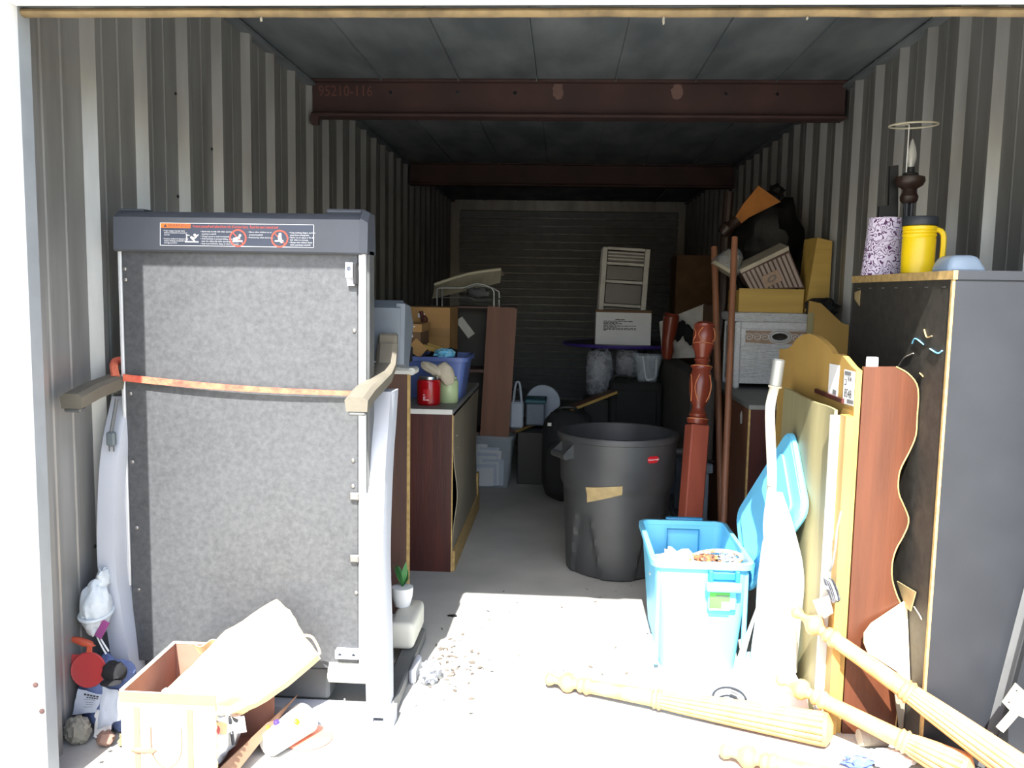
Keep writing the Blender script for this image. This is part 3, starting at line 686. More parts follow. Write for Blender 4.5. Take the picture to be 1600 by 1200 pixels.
for i in range(1, 12):
    p, q = tubf(i/12, .08), tubf(i/12, .75)
    part('tub_rib', B().tube([p+Vector((0, -.008, 0)), q+Vector((-.01, -.012, 0))], .004, 5), 'bone', tb)
def plank(a_, b_, z0, l, w, label):
    t = thing('edged_plank', label, 'plank', a_); Fp = axis_frame(a_, b_)
    s_ = 1 if (Fp @ Vector((1, 0, 0))).y < (Fp @ Vector((-1, 0, 0))).y else -1
    part('board', B().box(-w, w, -.009, .009, z0, l, .001, Fp), 'walnut', t)
    part('front_edge', B().box(min(s_*(w+.0002), s_*(w+.003)), max(s_*(w+.0002), s_*(w+.003)), -.0095, .0095, z0, l, 0, Fp), 'pine', t)
    return t
# ---- small things behind: plank, white caddy, teal bin, round lid
a_, b_ = at(796, 674, Z=.390), at(852, 653, Z=.390); l = (b_-a_).length
pl = plank(a_, b_, .01, l, .045, 'dark plank with raw pine edge beside the brown bookcase above the clear bin')
wc = thing('white_caddy', 'white plastic caddy standing on the pine plank by the bookcase', 'caddy', at(806, 664, Y=4.15))
p, q = at(797, 628, Y=4.17), at(817, 664, Y=4.17); q.z = .3985
part('shell', B().box(p.x, q.x, 4.17, 4.31, q.z, p.z, .012), 'paper_b', wc)
part('handle', B().tube(bez([at(802, 628, Y=4.2), at(806, 600, Y=4.2), at(812, 600, Y=4.2), at(815, 628, Y=4.2)], 14), .008, 8), 'paper_b', wc)
p, q = at(822, 626, Y=4.32), at(853, 662, Y=4.32); q.z = .3985
tl_ = thing('teal_bin', 'teal lidded plastic bin behind the white caddy', 'bin', ((p.x+q.x)/2, 4.4, q.z))
part('tub', B().box(p.x, q.x-.01, 4.32, 4.55, q.z, p.z-.02, .01), 'grey_pl', tl_)
part('lid', B().box(p.x-.01, q.x, 4.31, 4.56, p.z-.0195, p.z+.01, .008), 'teal', tl_)
c = at(848, 634, Y=4.66); c.z = .533
solo('round_tray', B().lathe([(.13, 0), (.135, .006), (.13, .012), (.05, .016)], frame(c, (1, 0, .05), (0, .2, 1)), 32), 'paper_b', 'round pale tray standing on edge behind the teal bin', 'tray')
# support pile under them
solo('storage_crate', B().box(-.31, -.02, 4.12, 4.90, 0, .381, .004), 'black_pl', 'dark crate on the floor under the teal bin', 'crate')
a_, b_ = at(893, 637, Y=3.72), at(958, 612, Y=3.95); l = (b_-a_).length
plank(a_, b_, -.05, l, .04, 'dark plank with raw pine edge across the black duffel bag behind the trash can')
# ---- black duffel on wheels
df = thing('duffel_bag', 'black rolling duffel bag standing on the floor behind the trash can', 'bag', (.04, 3.65, 0))
part('body', B().blob((.045, 3.70, .30), (.17, .15, .31), .07, 2, 21, 24, 16, .6, .002), 'suit', df)
part('front_pocket', B().blob((.02, 3.56, .24), (.12, .04, .18), .08, 2, 22, 20, 12, .6, .004), 'suit', df)
part('grab_handle', B().tube(bez([(-.03, 3.62, .60), (0, 3.60, .635), (.08, 3.60, .635), (.11, 3.62, .60)], 12), .012, 8), 'black_pl', df)
part('buckle', B().box(-.09, -.06, 3.52, 3.535, .52, .545, .003), 'wire', df)
# ================================================================== CENTRE
# ---- trash can
TC = Vector((.285, 2.27, 0)); CH = .70
tc_ = thing('trash_can', 'round dark grey plastic trash can with red oval badge and tan tape', 'trash can', TC)
Mt = Matrix.Translation(TC)
R0, R1_ = .243, .283
def canr(z): return R0+(R1_-R0)*z/CH+(.006*math.exp(-((z-.44)/.03)**2) if 0 else 0)
def can_rf(r, z, a):
    k = 0
    for c0 in (math.radians(-48), math.radians(-132-0), math.radians(42), math.radians(132)):
        d = math.atan2(math.sin(a-c0), math.cos(a-c0))
        top = .34; wd = .40-.25*max(0, z)/top if z < top else 0
        if z < top and abs(d) < wd: k = max(k, min(1, (wd-abs(d))/.05)*min(1, (top-z)/.05))
    return r-.016*k
n = 40; prof = [(canr(0)-.02, 0), (canr(0), .012)]+[(canr(i/n*.66), i/n*.66) for i in range(2, n+1)]
# step band above two thirds
prof = [(r+(.012 if z > .455 else .012*max(0, (z-.43)/.025)), z) for r, z in prof]
inner = [(R1_-.012, CH-.001), (R1_-.014, .6), (canr(.02)-.012, .02)]
part('body', B().lathe(prof+[(R1_+.009, CH-.002), (R1_-.010, CH-.002)]+inner[1:], Mt, 96, can_rf), 'can', tc_)
part('rim', B().lathe([(R1_+.010, CH-.032), (R1_+.018, CH-.028), (R1_+.02, CH-.010), (R1_+.015, CH), (R1_-.004, CH), (R1_-.009, CH-.008), (R1_-.009, CH-.032)], Mt, 64, cap=False), 'can', tc_)
ha = math.radians(208); he = Vector((math.cos(ha), math.sin(ha), 0)); ht = Vector((-math.sin(ha), math.cos(ha), 0))
hp_ = lambda r, t, z: TC+he*r+ht*t+Vector((0, 0, z))
for t0 in (-.062, .052):
    part('handle_web', B().prism([hp_(R1_-.004, t0, CH-.036), hp_(R1_+.05, t0, CH-.082), hp_(R1_+.05, t0, CH-.112), hp_(R1_-.012, t0, CH-.112)], ht*.010), 'can', tc_)
part('handle_grip', B().tube([hp_(R1_+.042, -.066, CH-.098), hp_(R1_+.042, .066, CH-.098)], .017, 16), 'can', tc_)
hx = TC.x+R1_+.01; y = TC.y+.06
part('handle_grip', B().box(hx-.01, hx+.05, y-.06, y+.06, CH-.11, CH-.08, .008), 'can', tc_)
# badge on the wall of the can
def on_can(ang, z, off=.003):
    r = canr(z)+.012+off; return TC+Vector((r*math.cos(ang), r*math.sin(ang), z))
cbd = None
for k in range(400):
    a = math.radians(-100+k*.2); 
    p = on_can(a, 0.607); d = p-CAM
    px = 800+FPX*d.dot(AR)/d.dot(AF)
    if px > 1021: cbd = a; break
def badge(u, v):
    x = (u-.5)*2; y = (v-.5)*2; wv = math.sqrt(max(0, 1-abs(x)**4))
    return on_can(cbd+x*.115, 0.607+y*wv*.0165, .003)
part('badge', B().sheet(badge, 14, 4, .0015), 'red_logo', tc_)
tan = Vector((-math.sin(cbd), math.cos(cbd), 0))
part('badge_lettering', B().text('Rubbermaid', .0125, frame(on_can(cbd, 0.6035, .0052)-tan*.031, tan, (0, 0, 1)), width=1.0), 'lab_w', tc_)
def pxang(px, z):
    best = None
    for k in range(500):
        a = math.radians(-150+k*.25); d = on_can(a, z)-CAM; q = 800+FPX*d.dot(AR)/d.dot(AF)
        if best is None or abs(q-px) < best[0]: best = (abs(q-px), a)
    return best[1]
aL, aR = pxang(915, .4), pxang(972, .43)
def tapef(u, v):
    z0 = .375+.035*u; z1 = .425+.045*u; h = .5
    za, zb = (.385+.055*u, .462+.022*u)
    z = za+(zb-za)*(1-v); r = canr(z)+(.012 if z > .455 else .012*max(0, (z-.43)/.025))+.003
    a = aL+(aR-aL)*u; return TC+Vector((r*math.cos(a), r*math.sin(a), z))
part('tape_strip', B().sheet(tapef, 12, 4, .001), 'masking', tc_)
# ---- purple edged round table with things on it
TBC, TBR, TBZ = Vector((.46, 4.88, 0)), .455, .995
tbl = thing('round_table', 'round dark table with purple edge and dark legs behind the trash can', 'table', TBC)
part('table_top', B().lathe([(TBR-.01, TBZ-.02), (TBR-.008, TBZ)], Matrix.Translation(TBC), 48), 'table_top', tbl)
part('edge_band', B().tube([TBC+Vector((TBR*math.cos(a), TBR*math.sin(a), TBZ-.009)) for a in [2*math.pi*k/48 for k in range(48)]], .013, 8, closed=True), 'purple', tbl)
for k in range(4):
    a = math.pi/4+k*math.pi/2
    part('leg', B().tube([TBC+Vector((.30*math.cos(a), .30*math.sin(a), TBZ-.02)), TBC+Vector((.36*math.cos(a), .36*math.sin(a), .0))], .014, 8), 'dark_steel', tbl)
q0, q1 = at(930, 538, Z=TBZ), at(1010, 536, Z=TBZ)
bx = thing('printed_carton', 'white carton with lines of black print on the round table', 'box', ((q0.x+q1.x)/2, q0.y+.15, TBZ))
w_ = q1.x-q0.x; yy = q0.y
part('carton_body', B().box(q0.x, q1.x, yy, yy+.20, TBZ+.001, TBZ+.245), 'carton_wh', bx)
part('carton_lid', B().box(q0.x-.004, q1.x+.004, yy-.004, yy+.204, TBZ+.2455, TBZ+.262), 'card_dk', bx)
def word_bars(x, z, spans, y, h, parent, m='ink'):      # print too small to read: word-long strokes, one part per line
    b = B()
    for a, c in spans: b.box(x+a*w_, x+c*w_, y-.0012, y-.0002, z, z+h)
    o_ = part('print_line', b, m, parent, smooth=0); o_['kind'] = 'stuff'
word_bars(q0.x, TBZ+.188, ((.35, .44), (.45, .52)), yy, .006, bx)
rp = random.Random(5)
for i, e in enumerate((.67, .40, .50, .39, .73, .38, .73, .73, .20)):
    sp_ = []; x = .14
    while x < e-.02:
        l = min(rp.uniform(.03, .09), e-x); sp_.append((x, x+l)); x += l+.012
    word_bars(q0.x, TBZ+.176-.0088*i, sp_, yy, .0052, bx)
# drawer tower
dt = thing('drawer_tower', 'white plastic drawer tower on the round table behind the white carton', 'drawers', (.45, 5.0, TBZ))
Td = Matrix.Translation((.445, 4.99, TBZ+.0085)) @ Matrix.Rotation(math.radians(2.6), 4, 'Y')
W_, Hh, Dp = .165, .735, .16
for sx in (-1, 1):
    part('post', B().box(sx*W_-.02, sx*W_+.02, -Dp, -Dp+.03, 0, Hh, .003, Td), 'drawer_wh', dt)
    part('post', B().box(sx*W_-.02, sx*W_+.02, Dp-.03, Dp, 0, Hh, .003, Td), 'drawer_wh', dt)
for z in (0, .14, .275, .46, .60, .715):
    part('shelf', B().box(-W_+.021, W_-.021, -Dp, Dp, z, z+.022, .002, Td), 'drawer_wh', dt)
for z, h in ((.025, .11), (.165, .105), (.30, .155), (.485, .11), (.625, .085)):
    part('drawer', B().box(-W_+.023, W_-.023, -Dp+.01, Dp-.01, z, z+h, .003, Td), 'smoke', dt)
for i in range(3): part('drawer_rib', B().box(-W_+.024, W_-.024, -Dp+.004, -Dp+.009, .64+.025*i, .65+.025*i, 0, Td), 'drawer_wh', dt)
# bags and suitcases under and beside the table
for i, (p, q, Y, lb) in enumerate((((916, 546), (957, 618), 4.42, 'clear bag of mixed things hanging under the round table'), ((962, 546), (1000, 590), 4.46, 'clear bag of grey things beside the hanging bag under the table'))):
    a, b_ = at(*p, Y=Y), at(*q, Y=Y); c = (a+b_)/2
    t = thing('plastic_bag', lb, 'bag', (c.x, c.y, b_.z))
    part('film', B().blob(c, ((b_.x-a.x)/2, .09, (a.z-b_.z)/2), .07, 3., 31+i, 36, 24, .6), 'clear2', t)
    part('contents', B().blob(c-Vector((0, 0, .02)), ((b_.x-a.x)/2-.02, .07, (a.z-b_.z)/2-.05), .25, 4, 35+i, 20, 14, .8), M['cream_cloth'] if 0 else 'grey_pl', t)
solo('stacked_crate', B().box(.16, .64, 4.31, 4.58, 0, at(930, 619, Y=4.42).z-.004, .01), 'black_pl', 'black crate on the floor below the hanging clear bags', 'crate')
sc = thing('suitcase', 'black upright suitcase between the trash can and the dark mattress', 'suitcase', (.52, 4.1, 0))
part('shell', B().box(.335, .70, 3.98, 4.22, .03, .775, .03, None, 3), 'suit', sc)
part('front_panel', B().box(.375, .66, 3.962, 3.9795, .08, .72, .008), 'suit', sc)
part('grab_handle', B().tube(bez([(.36, 4.1, .772), (.37, 4.1, .80), (.46, 4.1, .80), (.47, 4.1, .772)], 10), .01, 8), 'black_pl', sc)
for x in (.37, .665): part('wheel', B().tube([(x-.012, 4.1, .022), (x+.012, 4.1, .022)], .022, 14), 'black_rubber', sc)
bin_('clear_bin', 'clear plastic bin resting on the black suitcase', 'bin', .50, .690, 3.99, 4.2, .7755, .184, 'clear', lip=.008)
solo('white_cable', B().tube(bez([(.56, 4.05, .95), (.585, 4.06, .80), (.62, 4.07, .789), (.65, 4.06, .81), (.655, 4.05, .94)], 14), .006, 6), 'paper', 'white cable lying in the clear bin on the suitcase', 'cable')
# ---- dark mattress on edge, with blue-grey rails under it
mt_ = thing('mattress', 'dark brown mattress standing on edge along the right pile', 'mattress', (.82, 3.4, .30))
part('body', B().box(.706, .846, 2.75, 4.38, .454, .93, .03, None, 3), M.setdefault('matt', mat('dark_brown_ticking', (70, 66, 62), .9, bump=.2, bscale=80)), mt_)
part('piping', B().box(.702, .850, 2.745, 4.385, .462, .475, .005), 'black_cloth', mt_)
bs = thing('box_spring', 'blue-grey box spring frame carrying the dark mattress', 'box spring', (.8, 3.6, 0))
for y in (2.80, 3.35, 3.75, 4.1): part('slat', B().box(.72, .83, y-.03, y+.03, .05, .40, .004), 'grey_pl', bs)
part('rail', B().box(.706, .846, 2.74, 4.38, .401, .455, .006), 'grey_pl', bs); part('rail', B().box(.706, .846, 2.74, 4.38, .0, .049, .006), 'grey_pl', bs)
# sheet, dark red post and gloves on the mattress
c = [at(1030, 503, Y=4.25), at(1100, 475, Y=4.35), at(1108, 558, Y=4.3), at(1035, 561, Y=4.2)]
def sh(u, v): return c[0].lerp(c[1], u).lerp(c[3].lerp(c[2], u), v)+Vector((0, .03*noise.noise(Vector((u*4, v*4, 1))), 0))
solo('white_sheet', B().sheet(sh, 16, 12, .004), M.setdefault('sheet', mat('white_sheet', (214, 212, 206), .9)), 'white sheet draped over the far end of the dark mattress', 'sheet', smooth=60)
# ================================================================== RIGHT SIDE
M['redwood'] = wood('red_brown_carved_wood', (128, 56, 38), (98, 42, 30), 2, .3)
M['redwood_sq'] = wood('redwood_bounce_lit', (150, 76, 58), (132, 64, 48), 2, .4)  # square shaft wood, colour lightened to stand in for bounced light
M['groove'] = mat('gilded_groove', (206, 130, 84), .4)
M['pole'] = wood('brown_pole', (146, 98, 70), (120, 78, 56), 2, .5)
M['wicker'] = mat('white_wicker', (220, 222, 224), .7, var=.08, scale=60)
M['wicker_tan'] = mat('tan_carved_panel', (176, 150, 128), .8, var=.1, scale=30)
M['drawer_tan'] = wood('blond_drawer_wood', (204, 170, 88), (184, 150, 74), 0, .55)
M['mdf'] = mat('blond_mdf', (176, 141, 74), .6, rgb2=(162, 128, 64), scale=3)
M['mdf_lt'] = mat('pale_khaki_board', (148, 140, 102), .6, rgb2=(134, 126, 92), scale=4, stretch=(1, 4, .4))
M['cherry'] = wood('cherry_board', (94, 53, 33), (72, 39, 24), 2, .4)
M['bk_back'] = scratched('black_hardboard_back', (36, 34, 32), (74, 70, 62), 26, .6, 0.)
M['bk_side'] = mat('charcoal_laminate', (38, 41, 46), .5, rgb2=(33, 36, 41), scale=5, bump=.03, bscale=150)
M['ochre'] = mat('yellow_ochre_board', (186, 118, 48), .7)
M['dark_wood'] = wood('very_dark_wood', (54, 36, 28), (38, 25, 20), 2, .45)
M['bagblk'] = mat('black_refuse_film', (13, 13, 14), .6, bump=.6, bscale=14)
M['silver'] = mat('aluminium_tube', (178, 180, 174), .4, .5, var=.05)
M['tube_wh'] = mat('ivory_painted_tube', (214, 206, 188), .45)
M['vac_wh'] = mat('white_vacuum_cloth', (232, 232, 230), .7, var=.04, scale=6, bump=.15, bscale=20)
M['cord_wh'] = mat('cord_shade_grey', (140, 140, 142), .6)  # grey that stands in for shading on the white vacuum cord
M['cyan'] = mat('bright_blue_plastic', (112, 200, 238), .4, var=.04, scale=4)
M['cyan_dk'] = mat('blue_handle_plastic', (44, 140, 190), .45)
M['green_lab'] = mat('green_label', (90, 184, 76), .5)
M['yellow'] = mat('yellow_plastic', (236, 200, 16), .35, var=.03)
M['lid_blk'] = mat('black_lid_plastic', (44, 48, 54), .5)
M['frost'] = mat('frosted_blue_plastic', (170, 190, 210), .3, var=.03, alpha=.85)
# ---- dresser under the hamper
C0 = Vector((.925, 2.266))
dc = thing('brown_dresser', 'brown dresser with dark cherry end under the white wicker hamper', 'dresser', (1.2, 2.8, 0))
part('carcass', B().box(.925, 1.47, 2.28, 3.40, .0, .825), 'walnut_mid', dc)
part('end_panel', B().box(.932, 1.47, 2.262, 2.2795, 0, .825), 'cherry_dk', dc)
part('edge_strip', B().box(.923, .9315, 2.262, 2.2795, 0, .825), 'edge_tan', dc)
part('top_board', B().box(.92, 1.475, 2.255, 3.42, .8252, .85, .003), 'lam_grey', dc)
p = at(1158, 652, X=.9245)
part('sticker', B().prism([(.9243, p.y-.02, p.z-.03), (.9243, p.y-.03, p.z+.01), (.9243, p.y-.01, p.z+.035), (.9243, p.y+.025, p.z+.01), (.9243, p.y+.01, p.z-.035)], (-.001, 0, 0)), 'paper', dc)
# ---- white wicker hamper
HX0, HX1, HY0, HY1, HZ = .985, 1.468, 3.0, 3.36, .8502
hm = thing('wicker_hamper', 'white wicker hamper with carved tan band and hand hole on the brown dresser', 'hamper', (1.22, 3.15, HZ))
cx = (HX0+HX1)/2+.01
hole_ = lambda y: [ring_xz(cx, y, HZ+.302, .045, .021, 32)]
part('basket_front', B().holed(rect_xz(HX0+.012, HX1-.012, HY0+.012, HZ+.03, HZ+.385), hole_(HY0+.012), (0, .008, 0)), 'wicker', hm)
part('basket_back', B().box(HX0+.012, HX1-.012, HY1-.02, HY1-.012, HZ+.03, HZ+.385), 'wicker', hm)
for x in (HX0+.012, HX1-.02): part('basket_side', B().box(x, x+.008, HY0+.0205, HY1-.0205, HZ+.03, HZ+.385), 'wicker', hm)
part('basket_bottom', B().box(HX0+.0205, HX1-.0205, HY0+.0205, HY1-.0205, HZ+.03, HZ+.038), 'wicker', hm)
for x in (HX0, HX1-.035):
    for y in (HY0, HY1-.035): part('corner_post', B().box(x, x+.035, y, y+.035, HZ, HZ+.385, .008), 'wicker', hm)
part('bottom_rail', B().box(HX0+.0355, HX1-.0355, HY0+.002, HY0+.0115, HZ+.03, HZ+.07, .003), 'wicker', hm)
part('top_rail', B().box(HX0+.0355, HX1-.0355, HY0+.002, HY0+.0115, HZ+.345, HZ+.385, .003), 'wicker', hm)
for i in range(20):            # woven strands on the front and left faces
    z = HZ+.078+i*.0088
    def strand(n=26):
        return [(HX0+.037+(HX1-HX0-.074)*k/n, HY0+.009-.0035*math.sin(k*1.57*2+i*math.pi), z) for k in range(n+1)]
    part('woven_strand', B().tube(strand(), .0048, 5), 'wicker', hm)
for i in range(36):
    z = HZ+.04+i*.0088
    part('woven_strand', B().tube([(HX0+.009-.0035*math.sin(k*3.14+i*math.pi), HY0+.037+(HY1-HY0-.074)*k/16, z) for k in range(17)], .0048, 5), 'wicker', hm)
bd = part('carved_band', B().holed(rect_xz(HX0+.06, HX1-.06, HY0-.002, HZ+.262, HZ+.335), hole_(HY0-.002), (0, .0135, 0)), 'wicker_tan', hm)
cx = (HX0+HX1)/2+.01
ell = lambda a, b_, k=40: [(cx+a*math.cos(2*math.pi*i/k), HY0-.004, HZ+.302+b_*math.sin(2*math.pi*i/k)) for i in range(k)]
part('hole_ring', B().tube(ell(.05, .026), .005, 6, closed=True), 'wicker', bd)
part('hole_ring', B().tube(ell(.064, .038), .004, 6, closed=True), 'wicker', bd)
for s_ in (-1, 1):
    for k in range(3):
        x = cx+s_*(.085+.045*k); 
        if HX0+.06 < x < HX1-.06:
            part('scroll', B().tube([(x+(.004+.0042*j*.35)*math.cos(j*.7)*1.2, HY0-.003, HZ+.298+(.004+.0042*j*.35)*math.sin(j*.7)) for j in range(14)], .0028, 5), 'wicker', bd)
part('apron_braid', B().tube(bez([(HX0+.05, HY0-.002, HZ+.262), (cx-.1, HY0-.002, HZ+.258), (cx, HY0-.002, HZ+.238), (cx+.1, HY0-.002, HZ+.258), (HX1-.05, HY0-.002, HZ+.262)], 30), .006, 6), 'wicker', hm)
ld_ = part('lid', B().box(HX0-.02, HX1+.012, HY0-.02, HY1+.012, HZ+.3855, HZ+.44, .016, None, 2), 'wicker', hm)
for i in range(5):
    z = HZ+.393+i*.009
    part('lid_strand', B().tube([(HX0-.012+(HX1-HX0+.018)*k/30, HY0-.021-.003*math.sin(k*3.14/1.5+i*1.5), z+.002*math.sin(k*1.3+i)) for k in range(31)], .0045, 5), 'wicker', ld_)
HT = HZ+.4402
# ---- drawer, basket and tall box on the hamper
d1 = thing('loose_drawer', 'blond wooden drawer lying on the white hamper lid', 'drawer', (1.17, 3.1, HT))
part('front', B().box(.995, 1.36, 3.0, 3.02, HT, HT+.135, .002), 'drawer_tan', d1)
part('side', B().box(.995, 1.01, 3.0205, 3.33, HT+.001, HT+.125), 'drawer_tan', d1); part('side', B().box(1.345, 1.36, 3.0205, 3.33, HT+.001, HT+.125), 'drawer_tan', d1)
part('bottom', B().box(1.0105, 1.3445, 3.0205, 3.33, HT+.001, HT+.01), 'drawer_tan', d1)
q = [at(x, y+4, Y=3.004) for x, y in ((1158, 423), (1233, 387), (1257, 446), (1172, 448))]
M['stripe'] = mat('pinkish_stripe_fabric', (176, 160, 150), .8)
fb = thing('striped_basket', 'tilted fabric basket with grey-pink stripes on top of the blond drawer', 'basket', at(1205, 446, Y=3.15))
def qf(u, v): return q[0].lerp(q[1], u).lerp(q[3].lerp(q[2], u), v)
part('body', B().prism(q, (0, .2, .03)), 'walnut', fb)
for i in range(11):
    u0, u1 = i/11+.008, (i+.62)/11+.008
    part('stripe', B().prism([qf(u0, .06), qf(u1, .06), qf(u1, .97), qf(u0, .97)], (0, -.003, 0)), 'stripe', fb)
cq = qf(.48, .62); dirx = (q[1]-q[0]).normalized()
pl_ = part('handle_plate', B().box(-.05, .05, -.035, .035, 0, .006, .004, frame(cq+Vector((0, -.004, 0)), dirx, (0, 0, 1))), 'wicker_tan', fb)
part('handle_ring', B().tube([cq+Vector((0, -.012, 0))+dirx*.022*math.cos(a)+Vector((0, 0, .015*math.sin(a))) for a in [2*math.pi*k/16 for k in range(16)]], .004, 6, closed=True), 'chrome', pl_)
part('rim_band', B().prism([q[0], q[1], q[1]+Vector((-.004, 0, .022)), q[0]+Vector((-.008, 0, .02))], (0, .2, .03)), 'cream_cloth', fb)
q2 = [at(1277, 370, Y=3.08), at(1313, 376, Y=3.08), at(1298, 468, Y=3.08), at(1262, 462, Y=3.08)]
q2 = [Vector((min(p.x, 1.50), p.y, p.z)) for p in [at(1277, 371, Y=3.0), at(1313, 377, Y=3.0), at(1298, 468, Y=3.0), at(1262, 462, Y=3.0)]]
for k, u in ((3, 0), (2, 1)):       # runs on down to the hamper lid
    f_ = (q2[u].z-HT)/(q2[u].z-q2[k].z); q2[k] = q2[u].lerp(q2[k], f_)
    q2[k].x = max(q2[k].x, 1.363)
tb2 = thing('tall_box', 'blond wooden box standing on end against the right wall', 'box', (q2[3]+q2[2])/2)
part('front', B().prism(q2, (0, .012, 0)), 'drawer_tan', tb2)
part('side', B().prism([q2[0]+Vector((0, .0125, 0)), q2[3]+Vector((0, .0125, 0)), q2[3]+Vector((0, .19, 0)), q2[0]+Vector((-.02, .19, 0))], (.012, 0, 0)), 'drawer_tan', tb2)
part('back', B().prism([p+Vector((0, .19, 0)) for p in q2], (0, .01, 0)), 'drawer_tan', tb2)
# arched blond headboard behind
pr = [at(1265, 470, Y=2.6), at(1283, 474, Y=2.6), at(1300, 490, Y=2.6), at(1316, 505, Y=2.6), at(1331, 508, Y=2.6)]
poly = [Vector((1.27, 2.6, .852))]+[Vector((max(1.27, min(p.x, 1.49)), 2.6, p.z)) for p in pr]+[Vector((1.49, 2.6, .852))]
ab = thing('arched_board', 'blond board with a curved top between the white hamper and the bookcase', 'board', (1.38, 2.61, .852))
part('panel', B().prism(poly, (0, .02, 0)), 'mdf', ab)
part('inset', B().box(1.275, 1.305, 2.594, 2.5995, .87, 1.30), 'mdf_lt', ab)
solo('dark_cloth', B().blob((1.400, 2.80, 1.325), (.07, .195, .053), .2, 3, 44, 28, 16), 'black_cloth', 'dark cloth tucked under the tall blond box', 'cloth')
# black refuse bags on the pile, boards, posts
rb = thing('refuse_bag', 'big black refuse bag heaped on top of the right pile', 'bag', (1.28, 3.62, 1.3))
part('film', B().blob((1.27, 3.62, 1.66), (.21, .2, .34), .16, 2.2, 51, 30, 20, .85), 'bagblk', rb)
part('knot', B().blob((1.30, 3.55, 2.02), (.05, .04, .05), .4, 4, 52, 14, 10), 'bagblk', rb)
solo('refuse_bag', B().blob((1.435, 3.295, 1.487), (.055, .07, .185), .18, 2.5, 53, 24, 16, .9), 'bagblk', 'smaller black refuse bag between the striped basket and the wall', 'bag')
solo('back_crate', B().box(1.0, 1.49, 3.46, 4.3, 0, 1.32, .01), 'card_dk', 'tall dull carton behind the white hamper', 'carton')
oq = [at(1185, 290, Y=3.33), at(1220, 315, Y=3.33), at(1170, 340, Y=3.33), at(1157, 350, Y=3.33), at(1147, 342, Y=3.33), at(1162, 318, Y=3.33)]
bp_ = thing('bed_post', 'dark turned bed post with an ochre board across it high on the pile', 'bed post', at(1128, 470, Y=3.35))
part('shaft', B().tube([Vector((.938, 3.40, .85)), at(1130, 470, Y=3.405), at(1133, 380, Y=3.405), at(1139, 300, Y=3.405)], [.028, .03, .03, .03], 10), 'dark_wood', bp_)
part('turned_knob', B().tube([at(1128, 366, Y=3.34), at(1136, 356, Y=3.34), at(1143, 352, Y=3.34), at(1152, 344, Y=3.34)], [.03, .045, .03, .035], 12), 'dark_wood', bp_)
part('ochre_board', B().prism(oq, (0, .02, 0)), 'ochre', bp_)
ls = thing('wrapped_lampshade', 'tan lampshade in clear film beside the brown poles', 'lampshade', at(1140, 425, Y=3.1))
p, q_ = at(1148, 398, Y=3.1), at(1130, 424, Y=3.1)
part('shade', B().lathe([(.085, 0), (.05, .12)], axis_frame(q_, p), 24), 'bone', ls)
part('film', B().lathe([(.09, .02), (.054, .125), (.02, .15)], axis_frame(q_, p), 12, lambda r, z, a: r*(1+.05*math.sin(5*a))), 'clear2', ls)
solo('far_carton', B().box(1.0, 1.36, 5.9, 6.3, 0, 1.74, .005), 'card_dk', 'tall brown carton standing far back in the unit', 'carton')
# dark red post and gloves in front of the sheet
rp_ = thing('bed_post', 'dark red turned bed post leaning by the white sheet on the mattress', 'bed post', at(1040, 560, Y=4.05))
part('shaft', B().tube([at(1042, 561, Y=4.05), at(1043, 548, Y=4.05), at(1043, 535, Y=4.05), at(1046, 518, Y=4.05), at(1049, 495, Y=4.05)], [.03, .045, .04, .05, .056], 14), 'redwood', rp_)
part('cap', B().tube([at(1049, 494.5, Y=4.05), at(1050, 490, Y=4.05)], [.058, .05], 14), 'redwood', rp_)
gl = thing('work_gloves', 'pair of black work gloves hanging on the white sheet', 'gloves', at(1070, 540, Y=3.9))
for i, (p, r) in enumerate((((1062, 517), 15), ((1076, 522), -15))):
    c = at(*p, Y=4.222); g = part('glove', B().blob(c, (.035, .02, .075), .2, 3, 61+i, 16, 12, 1, None, Matrix.Rotation(math.radians(r), 3, 'Y')), 'black_cloth', gl)
# ---- red carved bed post leaning beside the trash can
A0, A1 = Vector((.595, 1.93, 0)), at(1121, 507, Y=2.2)
post = thing('carved_bed_post', 'red-brown carved bed post leaning upright beside the trash can', 'bed post', A0)
Ln = (A1-A0).length; zz_ = (A1-A0).normalized(); Fx = frame(A0, (1, .25, -zz_.x/zz_.z), zz_) @ Matrix(((1, 0, 0, 0), (0, 0, 1, 0), (0, -1, 0, 0), (0, 0, 0, 1)))
sq = .045
part('square_shaft', B().box(-sq, sq, -sq, sq, 0, Ln*.615, .006, Fx), 'redwood_sq', post)
def tz(f): return Ln*f
tp = [(.052, .617), (.058, .625), (.058, .635), (.045, .642), (.05, .652), (.042, .66), (.036, .672), (.034, .682), (.046, .70), (.056, .73), (.061, .77), (.058, .80), (.05, .82), (.056, .825), (.056, .832), (.04, .84), (.037, .85), (.045, .857), (.037, .865), (.04, .873), (.047, .89), (.057, .905), (.060, .915), (.056, .918), (.060, .922), (.060, .96), (.055, .982), (.058, .985), (.058, .99), (.04, 1.0)]
part('turned_section', B().lathe([(r*.86, tz(f)) for r, f in tp], Fx, 28), 'redwood', post)
for k in range(6):           # carved leaf grooves
    a0 = k*math.pi/3
    for f0, f1, rr in ((.70, .80, .0615), (.925, .975, .0615)):
        pts = []
        for j in range(9):
            t = j/8; a = a0+.35*math.sin(t*math.pi)*(1 if k % 2 else -1); f = f0+(f1-f0)*t
            r = rr if f > .9 else (.047+.0145*math.sin(min(1, (f-.70)/.07)*math.pi/2) if f < .77 else .061-.09*(f-.77)**1.0*1.2)
            r *= .865; pts.append(Fx @ Vector((r*math.cos(a), r*math.sin(a), tz(f))))
        part('carved_groove', B().tube(pts, .0022, 5), 'groove', post)
